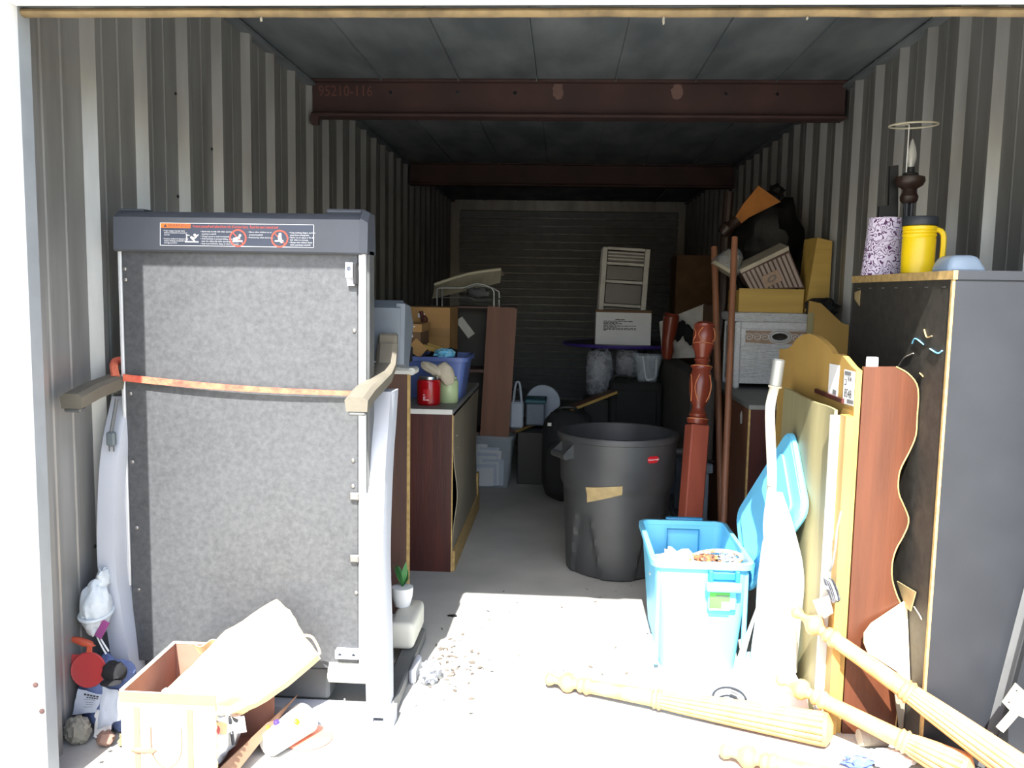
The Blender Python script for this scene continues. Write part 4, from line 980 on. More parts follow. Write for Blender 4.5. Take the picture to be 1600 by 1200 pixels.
for f in (.636, .833, .9185): part('ring_groove', B().tube([Fx @ Vector((.05*math.cos(a), .05*math.sin(a), tz(f))) for a in [2*math.pi*k/28 for k in range(28)]], .002, 5, closed=True), 'groove', post)
# ---- two brown poles
for (b0, b1, r, lb) in (((.892, 2.62, 0), at(1116, 386, Y=3.15), .019, 'brown wooden pole standing behind the carved bed post'), ((.765, 1.95, 0), at(1148, 371, Y=2.55), .0165, 'slim brown wooden pole leaning across the white hamper')):
    solo('wooden_pole', B().tube([b0, Vector(b0).lerp(b1, .5), b1], r, 12), 'pole', lb, 'pole', loc=b0)
# ---- bookcase, back towards the aisle
BX, BY0, BY1, BH = 1.09, .487, 1.345, 1.437
bc = thing('black_bookcase', 'black bookcase standing side-on at the right of the opening', 'bookcase', (1.29, .9, 0))
part('back_panel', B().box(BX, BX+.005, BY0+.012, BY1-.012, .02, BH), 'bk_back', bc)
part('side_panel', B().box(BX+.006, 1.47, BY0, BY0+.018, 0, BH), 'bk_side', bc)
part('side_edge', B().box(BX-.002, BX+.0055, BY0, BY0+.0115, 0, BH), 'edge_tan', bc)
part('side_panel', B().box(BX+.006, 1.47, BY1-.018, BY1, 0, BH), 'bk_side', bc)
part('top_board', B().box(BX+.010, 1.475, BY0-.004, BY1+.002, BH+.0005, BH+.026), 'bk_side', bc)
part('top_edge', B().box(BX-.003, BX+.0095, BY0-.004, BY1+.002, BH+.0005, BH+.0255), 'edge_tan', bc)
for z in (.02, .38, .74, 1.08): part('shelf', B().box(BX+.006, 1.46, BY0+.019, BY1-.019, z, z+.018), 'bk_side', bc)
for i in range(7): 
    y = BY0+.05+i*.12; part('staple', B().box(BX-.0015, BX, y, y+.02, BH-.022, BH-.019), 'bolt', bc)
p = at(1340, 461, X=BX-.002)
part('paper_scrap', B().prism([p+Vector((0, -.03, .018)), p+Vector((0, .03, .01)), p+Vector((0, .028, -.015)), p+Vector((0, -.03, -.04))], (-.0015, 0, 0)), 'masking', bc)
for k, (pts, mm) in enumerate((([(1425, 537), (1430, 529), (1443, 538)], 'sky_cloth'), ([(1453, 545), (1465, 552), (1472, 548)], 'sky_cloth'), ([(1444, 515), (1448, 527), (1456, 525)], 'masking'), ([(1402, 575), (1412, 560), (1427, 552)], 'soil'), ([(1437, 583), (1442, 588)], 'masking'), ([(1428, 948), (1436, 960), (1440, 968)], 'soil'))):
    part('lint_thread', B().tube(bez([at(x, y, X=BX-.002) for x, y in pts], 10), .0022, 5), mm, bc)
# ---- on the bookcase
BT = BH+.0262
M['purple_print'] = mat('lilac_scroll_print', (214, 204, 226), .7)
def scroll_mat():
    m = M['purple_print']; t = m.node_tree; N = t.nodes; L = t.links; b = N['Principled BSDF']
    tc = N.new('ShaderNodeTexCoord'); n = N.new('ShaderNodeTexNoise'); n.inputs['Scale'].default_value = 34; n.inputs['Detail'].default_value = 1
    L.new(tc.outputs['Object'], n.inputs['Vector'])
    mxv = N.new('ShaderNodeMix'); mxv.data_type = 'VECTOR'; mxv.inputs[0].default_value = .06
    L.new(tc.outputs['Object'], mxv.inputs[4]); L.new(n.outputs['Color'], mxv.inputs[5])
    v = N.new('ShaderNodeTexVoronoi'); v.inputs['Scale'].default_value = 30; L.new(mxv.outputs[1], v.inputs['Vector'])
    ml = N.new('ShaderNodeMath'); ml.operation = 'SINE'; mu = N.new('ShaderNodeMath'); mu.operation = 'MULTIPLY'; mu.inputs[1].default_value = 12
    L.new(v.outputs['Distance'], mu.inputs[0]); L.new(mu.outputs[0], ml.inputs[0])
    r = N.new('ShaderNodeValToRGB'); r.color_ramp.elements[0].position = .34; r.color_ramp.elements[1].position = .56
    r.color_ramp.elements[0].color = (*lin((.30, .10, .32)), 1); r.color_ramp.elements[1].color = (*lin((.86, .82, .90)), 1)
    ab_ = N.new('ShaderNodeMath'); ab_.operation = 'ABSOLUTE'; L.new(ml.outputs[0], ab_.inputs[0]); L.new(ab_.outputs[0], r.inputs[0]); L.new(r.outputs[0], b.inputs['Base Color'])
scroll_mat()
def ontop(px, X): return at(px, 420, X=X).y
sx = 1.145; sy = at(1378, 425, X=1.145).y
lsd = thing('lampshade', 'white lampshade with purple scroll print on the black bookcase', 'lampshade', (sx, sy, BT))
Ms = Matrix.Translation((sx, sy, BT))
part('shade', B().lathe([(.071, 0), (.054, .205)], Ms, 40, cap=False), 'purple_print', lsd)
part('shade_lining', B().lathe([(.0698, .001), (.0528, .204)], Ms, 40, cap=False), 'paper', lsd)
part('shade_top', B().lathe([(.0535, .2045), (.002, .2055)], Ms, 32), 'paper', lsd)
# yellow canister
yc = Vector((1.168, at(1433, 420, X=1.168).y, BT))
cn = thing('canister', 'yellow plastic jug with black screw lid and moulded handle on the black bookcase', 'jug', yc)
My = Matrix.Translation(yc)
part('body', B().lathe([(.047, 0), (.051, .004), (.052, .115), (.050, .12), (.053, .125), (.053, .13), (.050, .132), (.053, .135), (.053, .14), (.050, .142), (.053, .145), (.053, .155), (.048, .158)], My, 36), 'yellow', cn)
part('lid', B().lathe([(.055, .1585), (.056, .162), (.056, .182), (.053, .187), (.04, .188)], My, 36), 'lid_blk', cn)
part('handle', B().tube(bez([yc+Vector((.046, -.02, .145)), yc+Vector((.058, -.025, .14)), yc+Vector((.066, -.03, .122)), yc+Vector((.066, -.03, .06)), yc+Vector((.062, -.026, .016)), yc+Vector((.046, -.02, .012))], 24), .009, 8), 'yellow', cn)
# table lamp without shade, behind the jug
lc = Vector((at(1413, 420, Y=1.275).x, 1.275, BT))
lp = thing('table_lamp', 'dark table lamp without its shade, bare bulb and white ring above, on the black bookcase', 'lamp', lc)
Ml = Matrix.Translation(lc)
part('base', B().lathe([(.05, 0), (.05, .012), (.04, .025), (.03, .04), (.02, .06)], Ml, 32), 'dark_wood', lp)
for k in range(4):
    a = math.pi/4+k*math.pi/2
    part('column', B().tube([lc+Vector((.012*math.cos(a), .012*math.sin(a), .06)), lc+Vector((.012*math.cos(a), .012*math.sin(a), .265))], .0065, 8), 'lid_blk', lp)
part('turned_neck', B().lathe([(.022, .266), (.03, .275), (.032, .29), (.024, .305), (.022, .315), (.045, .33), (.052, .345), (.05, .36), (.03, .366)], Ml, 32), 'dark_wood', lp)
part('socket', B().lathe([(.026, .3665), (.028, .372), (.014, .378), (.013, .395)], Ml, 24), 'black_pl', lp)
part('bulb', B().lathe([(.009, .3955), (.012, .405), (.0175, .425), (.018, .44), (.013, .465), (.004, .492), (.001, .497)], Ml, 24), M.setdefault('bulb', mat('clear_glass_bulb', (230, 230, 225), .08, var=.01, alpha=.35)), lp)
part('bulb_filament', B().lathe([(.004, .396), (.006, .41), (.007, .425), (.003, .43)], Ml, 10), 'chrome', lp)
part('harp_wire', B().tube([lc+Vector((-.017, -.004, .366)), lc+Vector((-.017, -.004, .545))], .0022, 6), 'paper', lp)
part('shade_ring', B().tube([lc+Vector((-.0+.082*math.cos(a), .082*math.sin(a), .545+.004*math.sin(a+.5))) for a in [2*math.pi*k/40 for k in range(40)]], .0035, 6, closed=True), 'bone', lp)
part('ring_spoke', B().tube([lc+Vector((-.081, 0, .545)), lc+Vector((-.017, -.004, .546))], .0018, 5), 'bone', lp)
solo('dark_block', B().prism([at(1374, 322, Y=1.328), at(1389, 321, Y=1.328), at(1391, 259, Y=1.328), at(1404, 258, Y=1.328), Vector((at(1408, 350, Y=1.328).x, 1.328, BT)), Vector((at(1373, 350, Y=1.328).x, 1.328, BT))], (0, .017, 0)), 'black_pl', 'black stepped block behind the table lamp', 'block')
# frosted tub
ft = thing('frosted_tub', 'frosted blue plastic tub upside down at the front of the black bookcase', 'tub', (1.30, .68, BT))
fx0, fx1 = at(1480, 417, Y=.66).x, at(1548, 417, Y=.66).x
part('shell', B().hexa([(fx0, .66, BT), (fx1, .66, BT), (fx1, .80, BT), (fx0, .80, BT), (fx0+.02, .672, BT+.052), (fx1-.03, .672, BT+.052), (fx1-.03, .788, BT+.052), (fx0+.02, .788, BT+.052)]).bevel(.018, 3), 'frost', ft)
part('rim', B().box(fx0-.004, fx1+.004, .654, .806, BT, BT+.004, .0015), 'frost', ft)
# ================================================================== RIGHT FRONT
# ---- blond headboard standing on edge, with a khaki board in front
hy = lambda px, py: at(px, py, X=.895)
top = [(1338, 579), (1330, 572), (1318, 557), (1310, 553), (1302, 553), (1296, 543), (1285, 532), (1275, 525), (1265, 521), (1254, 523), (1244, 530), (1237, 540), (1230, 545), (1218, 545)]
tp_ = [hy(*p) for p in top]
poly = [Vector((.895, tp_[0].y, .0))]+[Vector((.895, p.y, p.z)) for p in tp_]+[Vector((.895, tp_[-1].y, 0))]
hb = thing('blond_headboard', 'blond arched headboard standing on edge, stuck with white shipping labels', 'headboard', (.905, 1.1, 0))
part('panel', B().prism(poly, (.018, 0, 0)), 'mdf', hb)
part('front_stile', B().box(.868, .8945, .645, .70, 0, 1.02), 'mdf', hb)
part('rail', B().box(.885, .8945, .75, 1.05, 1.048, 1.062), 'cherry_dk', hb)
def on_hb(px, py, off=.001): p = at(px, py, X=.895); return Vector((.895-off, p.y, p.z))
lq = [on_hb(1320, 577), on_hb(1337, 581), on_hb(1334, 635), on_hb(1317, 630)]
lb = part('shipping_label', B().prism(lq, (-.0006, 0, 0)), 'paper', hb)
lq2 = [on_hb(1297, 568), on_hb(1313, 571), on_hb(1309, 622), on_hb(1294, 618)]
lb2 = part('shipping_label', B().prism(lq2, (-.0006, 0, 0)), 'paper', hb)
def lpt(u, v, Q=lq, off=.0012): p = Q[0].lerp(Q[1], u).lerp(Q[3].lerp(Q[2], u), v); return Vector((.895-off-.001, p.y, p.z))
dx_ = (lq[1]-lq[0]).normalized(); dz_ = (lq[0]-lq[3]).normalized(); LW = (lq[1]-lq[0]).length; LH = (lq[0]-lq[3]).length
M['lab_grey'] = mat('barcode_grey', (120, 120, 122), .7)
for (u0, u1, v0, v1) in ((.08, .66, .04, .15), (.42, .98, .84, .95)):
    part('bar_code', B().add([lpt(u0, v1), lpt(u1, v1), lpt(u1, v0), lpt(u0, v0)], [(0, 1, 2, 3)]), 'lab_grey', lb, smooth=0)
part('label_number', B().text('8548', LW*.37, frame(lpt(.13, .79), dx_, dz_), width=.9), 'ink', lb, smooth=0)
part('label_number', B().text('8548', LW*.19, frame(lpt(.40, .31), dx_, dz_), width=.9), 'ink', lb, smooth=0)
part('label_bracket', B().add([lpt(*p) for p in ((.08, .28), (.28, .28), (.28, .44), (.08, .44), (.08, .42), (.24, .42), (.24, .30), (.08, .30))], [(0, 7, 6, 1), (1, 6, 5, 2), (2, 5, 4, 3)]), 'ink', lb, smooth=0)
part('label_smudge', B().add([lpt(u, v, lq2) for u, v in ((.5, .9), (.85, .92), (.85, .78), (.5, .76))], [(0, 1, 2, 3)]), 'lab_grey', lb2, smooth=0)
kb = thing('khaki_board', 'pale khaki board leaning on the blond headboard', 'board', (.865, 1.0, 0))
kx = [(.846, .72), (.862, .72), (.862, 1.36), (.846, 1.36)]
b = B(); n = 16
def kf(u, v):
    y = .72+.64*u; z = 0+v*1.03; return Vector((.850+.006*math.sin(u*9)-.012*math.exp(-((u-.30)/.12)**2)*math.sin(v*2.2)+.016*v, y, z))
part('panel', B().sheet(kf, 20, 14, .010), 'mdf_lt', kb)
part('edge_batten', B().box(.842, .884, .702, .7195, 0, 1.015, .002), 'lam_white', kb)
part('edge_line', B().box(.8845, .8945, .702, .712, 0, 1.0), 'cherry_dk', kb)
# cord coil hung on the headboard
ck = thing('cord_coil', 'grey coiled cord hanging on the edge of the blond headboard', 'cord', at(1300, 935, X=.85))
cc = at(1302, 912, X=.835)
cn_ = lambda px, py, off=.0: Vector((.855-off, at(px, py, X=.855).y, at(px, py, X=.855).z))
part('lead', B().tube(bez([cn_(1314, 800), cn_(1308, 828), cn_(1306, 850), cn_(1301, 880), cn_(1297, 892)], 16), .0035, 6), 'cord_wh', ck)
for i in range(7):
    o = .004*i; ctr = cn_(1294+i*1.6, 905+i*1.2); dn = cn_(1306+i*1.2, 935)
    ax = (dn-ctr); L2 = ax.length; ax.normalize(); sd = Vector((-1, .3, 0)).cross(ax).normalized()
    part('cord_loop', B().tube([ctr+ax*(L2*.5)+ax*(L2*.62*math.cos(a))+sd*(.013*math.sin(a))+Vector((-.012+.005*(i % 3), .003*i-.01, 0)) for a in [2*math.pi*k/18 for k in range(18)]], .0036, 6, closed=True), ['cord_wh', 'plug', 'lid_blk'][i % 3], ck)
part('cord_wrap', B().tube([cn_(1299, 918)+Vector((-.016*math.cos(a)-.004, 0, .0))+Vector((0, .022*math.sin(a), -.006*math.sin(a))) for a in [2*math.pi*k/14 for k in range(14)]], .006, 6, closed=True), 'paper', ck)
pk = [at(1271, 938, X=.8425), at(1296, 930, X=.8425), at(1302, 958, X=.8425), at(1290, 966, X=.8425), at(1280, 962, X=.8425)]
M['pinkish'] = mat('pale_pink_card', (220, 196, 184), .7)
solo('pink_card', B().prism(pk, (-.003, 0, 0)), 'pinkish', 'pale pink card stuck behind the cord coil on the khaki board', 'card')
# ---- cherry wave edged board
wv = [(1338, 573), (1400, 573), (1418, 583), (1432, 600), (1438, 622), (1438, 650), (1432, 680), (1421, 705), (1409, 728), (1404, 745), (1404, 770), (1412, 790), (1419, 808), (1418, 822), (1410, 840), (1400, 858), (1394, 880), (1394, 905), (1402, 932), (1414, 955), (1428, 985), (1436, 1015), (1438, 1050), (1428, 1085), (1410, 1115), (1398, 1148), (1310, 1146)]
WY = .655
P_ = [at(x, y, Y=WY) for x, y in wv]
P_ = [Vector((max(.916, min(p.x, 1.083)), WY, max(p.z, 0))) for p in P_]
wb_ = thing('wavy_board', 'cherry wood board with a wavy edge standing between headboard and bookcase', 'board', (1.0, WY, 0))
part('panel', B().prism(P_, (0, .016, 0)), 'cherry', wb_)
ed = P_[1:-1]
part('edge_band', B().tube(bez([p+Vector((0, -.001, 0)) for p in ed], 90), .0022, 5), 'edge_tan', wb_)
solo('plastic_pipe', B().lathe([(.018, 0), (.018, 1.19), (.017, 1.2)], Matrix.Translation((.955, .70, 0)), 20), 'paper', 'white plastic pipe standing behind the wavy cherry board', 'pipe')
# cream rounded panel leaning on the cherry board
M['cream_pl'] = mat('cream_plastic', (228, 212, 176), .5, var=.04)
cq = [(1418, 938), (1434, 990), (1441, 1075), (1400, 1048), (1356, 1020), (1350, 1005), (1351, 990), (1362, 975)]
cp = [at(x, y, Y=.6465-(y-938)*.0005) for x, y in cq]; cp = [Vector((min(p.x, 1.087), p.y, p.z)) for p in cp]
cpz = thing('plastic_board', 'cream plastic board with rounded corner leaning on the wavy cherry board', 'board', (1.05, .62, 0))
part('panel', B().prism(cp, (0, .008, .0)), 'cream_pl', cpz)
part('shaded_panel_foot', B().prism([Vector((min(p.x, 1.087), p.y, max(0, p.z))) for p in [at(x, y, Y=.61) for x, y in ((1395, 1060), (1440, 1085), (1438, 1135), (1425, 1164), (1408, 1164))]], (0, .006, 0)), 'hardboard', cpz)  # lower bit of the board, grey-brown colour standing in for its shadow
solo('torn_card', B().prism([at(x, y, X=1.083) for x, y in ((1403, 908), (1432, 925), (1424, 955), (1416, 948))], (-.004, 0, 0)), 'masking', 'torn tan card stuck on the bookcase behind the wavy board', 'card')
# ---- bright blue tote with its lid
tt = bin_('blue_tote', 'bright blue plastic tote standing open on the concrete floor', 'tote', .355, .70, 1.06, 1.635, 0, .42, 'cyan', lip=.014, taper=.035)
part('front_handle_recess', B().box(.545, .655, 1.052, 1.066, .355, .385, .004), 'cyan_dk', tt)
part('front_handle', B().box(.535, .665, 1.022, 1.050, .318, .354, .010, None, 2), 'cyan', tt)
part('front_handle_hinge', B().box(.545, .56, 1.030, 1.056, .3545, .395, .003), 'cyan_dk', tt)
part('front_handle_hinge', B().box(.64, .655, 1.030, 1.056, .3545, .395, .003), 'cyan_dk', tt)
part('front_handle_pad', B().box(.548, .65, 1.050, 1.072, .245, .316, .004), 'cyan', tt)
gl_ = part('label', B().box(.552, .625, 1.0465, 1.0495, .252, .312), 'green_lab', tt)
part('label_panel', B().box(.596, .625, 1.0455, 1.0463, .254, .278), 'paper', gl_); part('label_foot', B().box(.552, .625, 1.0458, 1.0464, .246, .2515), 'paper', gl_)
for x in (.602, .610, .616): part('label_print', B().box(x, x+.004, 1.0448, 1.0454, .259, .273), 'lab_grey', gl_)
part('label_print', B().box(.574, .620, 1.0448, 1.0462, .297, .302), 'lab_grey', gl_)
part('back_handle', B().box(.46, .62, 1.652, 1.675, .405, .428, .008, None, 2), 'cyan_dk', tt)
part('back_panel_rib', B().box(.462, .466, 1.600, 1.612, .20, .39), 'cyan_dk', tt); part('back_panel_rib', B().box(.594, .598, 1.600, 1.612, .20, .39), 'cyan_dk', tt); part('back_panel_rib', B().box(.462, .598, 1.602, 1.613, .386, .39), 'cyan_dk', tt)
for x in (.375, .69): part('corner_rib', B().box(x-.012, x+.004, 1.068, 1.082, .02, .385, .003), 'cyan', tt)
# things in the tote
M['braid'] = mat('brown_white_braid', (150, 104, 70), .8, rgb2=(232, 226, 214), scale=70, lo=.45, hi=.55)
bk2 = thing('small_basket', 'small braided basket of trinkets inside the bright blue tote', 'basket', (.60, 1.22, .33))
part('bowl', B().lathe([(.05, 0), (.085, .05), (.09, .06)], Matrix.Translation((.60, 1.22, .315)), 28, cap=True), 'braid', bk2)
part('braided_rim', B().tube([(.60+.095*math.cos(a), 1.22+.075*math.sin(a), .385+.012*math.sin(a*1+1)) for a in [2*math.pi*k/40 for k in range(40)]], .008, 8, closed=True), 'braid', bk2)
solo('trinket_bundle', B().blob((.575, 1.22, .375), (.045, .05, .02), .5, 7, 71, 20, 12), mat('dark_trinkets', (60, 48, 50), .4, rgb2=(180, 110, 70), scale=60, lo=.4, hi=.6), 'dark trinkets heaped in the braided basket', 'trinkets')
solo('tinsel', B().blob((.645, 1.215, .375), (.04, .045, .022), .6, 9, 72, 22, 14), mat('grey_tinsel', (70, 80, 90), .3, rgb2=(190, 200, 205), scale=90, lo=.42, hi=.58), 'grey tinsel in the braided basket', 'tinsel')
solo('white_cloth', B().blob((.50, 1.32, .30), (.12, .22, .05), .3, 4, 73, 26, 14), 'vac_wh', 'white cloth filling the bright blue tote', 'cloth')
# lid leaning between tote and boards
T_ = Vector((.828, 1.13, .90)); F_ = Vector((.722, 1.46, .50)); e1 = (F_-T_); e1l = e1.length; e1.normalize()
nrm = Vector((-1, -.12, .2)); nrm = (nrm-e1*nrm.dot(e1)).normalized(); e2 = e1.cross(nrm)
if e2.z > 0: e2 = -e2
Q = [T_, T_+e1*e1l, T_+e1*e1l+e2*.36, T_+e2*.36]
td = thing('tote_lid', 'bright blue tote lid leaning on edge between tote and khaki board', 'lid', (Q[2]+Q[3])/2)
def rrect(a, u, v, lu, lv, r, n=5):
    out = []
    for cx_, cy_, a0 in ((r, r, 180), (lu-r, r, 270), (lu-r, lv-r, 0), (r, lv-r, 90)):
        for j in range(n+1):
            t = math.radians(a0+90*j/n); out.append(a+u*(cx_+r*math.cos(t))+v*(cy_+r*math.sin(t)))
    return out
part('plate', B().prism(rrect(T_, e1, e2, e1l, .36, .05), nrm*.006), 'cyan', td)
rim_ = rrect(T_-nrm*.008, e1, e2, e1l, .36, .05)
part('rim', B().tube(rim_, .013, 6, closed=True), 'cyan', td)
part('raised_panel', B().prism(rrect(T_+e1*.06+e2*.05+nrm*.0062, e1, e2, e1l-.12, .26, .03), nrm*.008), 'cyan', td)
# ---- upright vacuum cleaner
VX, VY = .735, .93
vc = thing('upright_vacuum', 'white upright vacuum cleaner with cloth bag and bent ivory handle tube', 'vacuum cleaner', (VX, VY, 0))
g0, g1 = at(1217, 562, Y=VY), at(1211, 603, Y=VY)
part('handle_tube', B().tube(bez([(VX+.012, VY+.0, .30), (VX-.008, VY, .62), at(1206, 740, Y=VY), at(1203, 650, Y=VY), at(1206, 622, Y=VY), g1], 26), .0165, 12), 'tube_wh', vc)
gd = (g0-g1).normalized()
gp = part('handle_grip', B().tube([g1+gd*.001, g1+gd*.002, g0-gd*.002, g0], [.0185, .0205, .0205, .0185], 18), 'silver', vc)
part('sunlit_bore_disc', B().tube([g0+gd*.0004, g0+gd*.0012], .0165, 16), 'paper', gp)  # white disc painted as the sunlit open end of the tube
part('grip_collar', B().tube([g1-gd*.006, g1+gd*.0008], .0225, 16), 'bone', vc)
bagp = [(VX+.008, VY-.03, .72), (VX+.016, VY-.04, .60), (VX+.022, VY-.05, .48), (VX+.022, VY-.055, .34), (VX+.018, VY-.055, .20), (VX+.015, VY-.05, .11)]
bagc = bez(bagp, 30); nb = len(bagc); b = B(); ns = 40
vs_ = []
for i, c in enumerate(bagc):
    t = i/(nb-1); r = .012+.062*math.sin(min(1, t/.55)*math.pi/2)+.012*max(0, t-.55)
    for k in range(ns):
        a = 2*math.pi*k/ns; q_ = r*(1+.07*math.sin(5*a+1.2*math.sin(t*4))*math.sin(t*math.pi)+.05*noise.noise(Vector((math.cos(a)*2, math.sin(a)*2, t*5))))
        vs_.append(Vector((c.x+q_*math.cos(a), c.y+q_*.85*math.sin(a), c.z)))
b.add(vs_, [(i*ns+k, i*ns+(k+1) % ns, (i+1)*ns+(k+1) % ns, (i+1)*ns+k) for i in range(nb-1) for k in range(ns)]+[tuple(range(ns)), tuple((nb-1)*ns+k for k in range(ns))])
part('cloth_bag', b, 'vac_wh', vc)
part('cleaner_head', B().hexa([(VX-.10, VY-.25, .001), (VX+.10, VY-.25, .001), (VX+.10, VY+.08, .001), (VX-.10, VY+.08, .001), (VX-.08, VY-.235, .108), (VX+.08, VY-.235, .108), (VX+.08, VY+.05, .13), (VX-.08, VY+.05, .13)]).bevel(.02, 3), 'vac_wh', vc)
part('cord_hook', B().box(VX-.03, VX-.016, VY-.03, VY-.01, .74, .77, .003), 'bone', vc)
for k in range(4):
    part('power_cord', B().tube(bez([(VX-.022, VY-.02, .75), (VX-.03-.003*k, VY-.04, .55+.02*k), (VX-.05+.006*k, VY-.065, .36+.02*k), (VX-.10-.006*k, VY-.10, .16), (VX-.125-.006*k, VY-.13, .03), (VX-.14-.006*k, VY-.15, .012+.004*k)], 36), .0038, 6), 'cord_wh', vc)
for k in range(6):
    r = .035+.004*k
    part('cord_coil', B().tube([(VX-.155+r*math.cos(a), VY-.17+r*.8*math.sin(a), .008+.008*k+.02*max(0, math.sin(a))) for a in [2*math.pi*j/26 for j in range(26)]], .0038, 6, closed=True), ['cord_wh', 'cord_wh', 'lid_blk'][k % 3], vc)
# ---- four reeded bed posts
M['oak'] = wood('golden_oak', (222, 166, 108), (200, 138, 82), 2, .4)
def post_profile(L):
    base = [(.010, 0), (.018, .006), (.022, .016), (.018, .028), (.012, .036), (.013, .05), (.020, .06), (.031, .072), (.034, .085), (.030, .098), (.018, .108), (.016, .118), (.024, .126), (.026, .134), (.022, .142), (.028, .15), (.030, .156), (.026, .163), (.024, .17)]
    return base
def bed_post(A, Bq, label, scale=1.):
    A, Bq = Vector(A), Vector(Bq); L = (Bq-A).length; Fx = axis_frame(A, Bq)
    t = thing('reeded_bed_post', label, 'bed post', Vector((Bq.x, Bq.y, 0)), 'loose oak bed posts')
    s = scale
    part('finial', B().lathe([(r*s, z) for r, z in post_profile(L)], Fx, 20), 'oak', t)
    part('slim_shaft', B().lathe([(.0235*s, .1705), (.025*s, .26), (.028*s, .385)], Fx, 20), 'oak', t)
    part('ring', B().lathe([(.028*s, .3855), (.034*s, .392), (.030*s, .40), (.036*s, .408), (.030*s, .416)], Fx, 20), 'oak', t)
    z0, z1 = .4165, L-.03
    prof = [((.030+.022*((z-z0)/(z1-z0))**.8)*s, z) for z in [z0+(z1-z0)*k/10 for k in range(11)]]
    part('reeded_shaft', B().lathe(prof, Fx, 112, lambda r, z, a: r*(.85+.15*abs(math.sin(a*7))**.5)), 'oak', t)
    part('end_collar', B().lathe([(.052*s, z1+.0005), (.05*s, z1+.012), (.035*s, L-.008), (.02*s, L)], Fx, 24), 'oak', t)
    return t
bed_post(at(852, 1060, Z=.034), at(1302, 1142, Z=.056), 'golden oak bed post lying flat on the concrete in front of the blue tote')
T2 = at(1238, 952, Y=.735); E2 = T2+(at(1650, 1232, Y=.225)-T2)*1.10
bed_post(T2, Vector((E2.x, E2.y, E2.z-.026)), 'golden oak bed post propped high across the wavy cherry board')
bed_post(at(1213, 1058, Y=.70), at(1520, 1212, Z=.047), 'golden oak bed post propped low below the higher propped post')
bed_post(at(1125, 1172, Z=.03), Vector((1.22, .10, .055)), 'golden oak bed post lying in front of the flat post, nearest the threshold')
# ---- bits behind the posts
solo('white_packet', B().blob((1.0, .475, .022), (.075, .04, .022), .3, 4, 81, 22, 12, 1, .001), 'paper', 'crumpled white plastic packet on the floor by the oak posts', 'packet')
solo('blue_wrapper', B().blob((.90, .46, .015), (.04, .025, .014), .4, 5, 82, 16, 10, 1, .001), mat('blue_wrapper', (90, 110, 190), .5), 'small blue wrapper beside the white packet', 'wrapper')
solo('paper_roll', B().tube([(.945, .585, .0255), (1.03, .592, .0255)], .0255, 18), 'cream_cloth', 'pale roll lying at the foot of the bookcase', 'roll')
# metal bed rail with bracket at the right edge
mr = thing('metal_bed_rail', 'grey metal bed rail with corner bracket leaning at the bookcase side', 'bed rail', (1.30, .40, 0))
R0_, R1v = at(1553, 1185, Y=.445), at(1612, 960, Y=.445)
dirv = (R1v-R0_).normalized()
Fr = axis_frame(R0_-dirv*.0, R1v); lr = (R1v-R0_).length
part('angle_flange', B().box(-.02, .02, -.002, .002, -.052, lr+.35, 0, Fr), 'dark_steel', mr)
part('angle_flange', B().box(.0165, .02, .0021, .04, -.05, lr+.35, 0, Fr), 'frame_dk', mr)
bq_ = [at(1567, 1098, Y=.37), at(1588, 1068, Y=.37), at(1606, 1085, Y=.37), at(1606, 1125, Y=.37), at(1580, 1112, Y=.37)]
brk = part('bracket', B().holed(bq_, [ring_xz(at(*q_, Y=.37).x, .37, at(*q_, Y=.37).z, .004, n=12) for q_ in ((1577, 1098), (1589, 1080))], (0, .006, 0)), 'bone', mr)
part('bracket_rod', B().tube([at(1590, 1108, Y=.365), at(1562, 1140, Y=.365)], .012, 10), 'bone', mr)
# ================================================================== LEFT FRONT
M['box_wh'] = mat('cream_box_board', (226, 216, 198), .7, var=.05)
M['box_trim'] = mat('tan_trim_tape', (146, 112, 88), .7, var=.08, scale=20)
M['box_in'] = mat('brown_box_lining', (150, 104, 88), .85, rgb2=(128, 86, 70), scale=8)
M['kraft'] = mat('kraft_paper', (232, 204, 158), .8, rgb2=(224, 192, 142), scale=5)
M['jean'] = mat('blue_denim', (104, 122, 164), .9, rgb2=(86, 102, 146), scale=12, bump=.3, bscale=60)
M['red_pl'] = mat('red_plastic', (176, 58, 58), .45, var=.04)
M['orange_pl'] = mat('orange_red_plastic', (196, 84, 56), .5)
M['grey_cloth'] = mat('grey_rag', (150, 148, 136), .95, bump=.4, bscale=40)
M['film_wh'] = mat('white_bag_film', (206, 214, 218), .4, var=.08, scale=20, bump=.5, bscale=30)
M['cup'] = mat('translucent_cup', (226, 222, 216), .35, var=.03, alpha=.8)
# ---- cream box with tan trim
X0, X1, Y0, Y1, H = -1.165, -.905, .13, .455, .295
cbx = thing('cream_box', 'open cream board box with tan tape trim full of junk at the treadmill foot', 'box', ((X0+X1)/2, .29, 0))
part('front_panel', B().box(X0, X1, Y0, Y0+.006, .002, H), 'box_wh', cbx)
part('left_panel', B().box(X0, X0+.006, Y0+.0065, Y1, .002, H), 'box_in', cbx)
part('back_panel', B().box(X0+.0065, X1+.05, Y1-.006, Y1, .002, H), 'box_in', cbx)
part('bottom_panel', B().box(X0+.0065, X1, Y0+.0065, Y1-.0065, .002, .008), 'box_in', cbx)
part('side_flap', B().prism([(X1, Y0+.02, .01), (X1+.002, Y1+.085, .01), (X1+.09, Y1+.095, .10), (X1-.02+.0, Y0+.02, .06)], (.005, 0, .002)), 'box_trim', cbx)
part('front_trim', B().box(X0-.003, X1+.003, Y0-.004, Y0-.0005, H-.028, H+.002, .001), 'box_trim', cbx)
part('left_trim', B().box(X0-.004, X0+.008, Y0, Y1, H+.0005, H+.006, .002), 'box_wh', cbx)
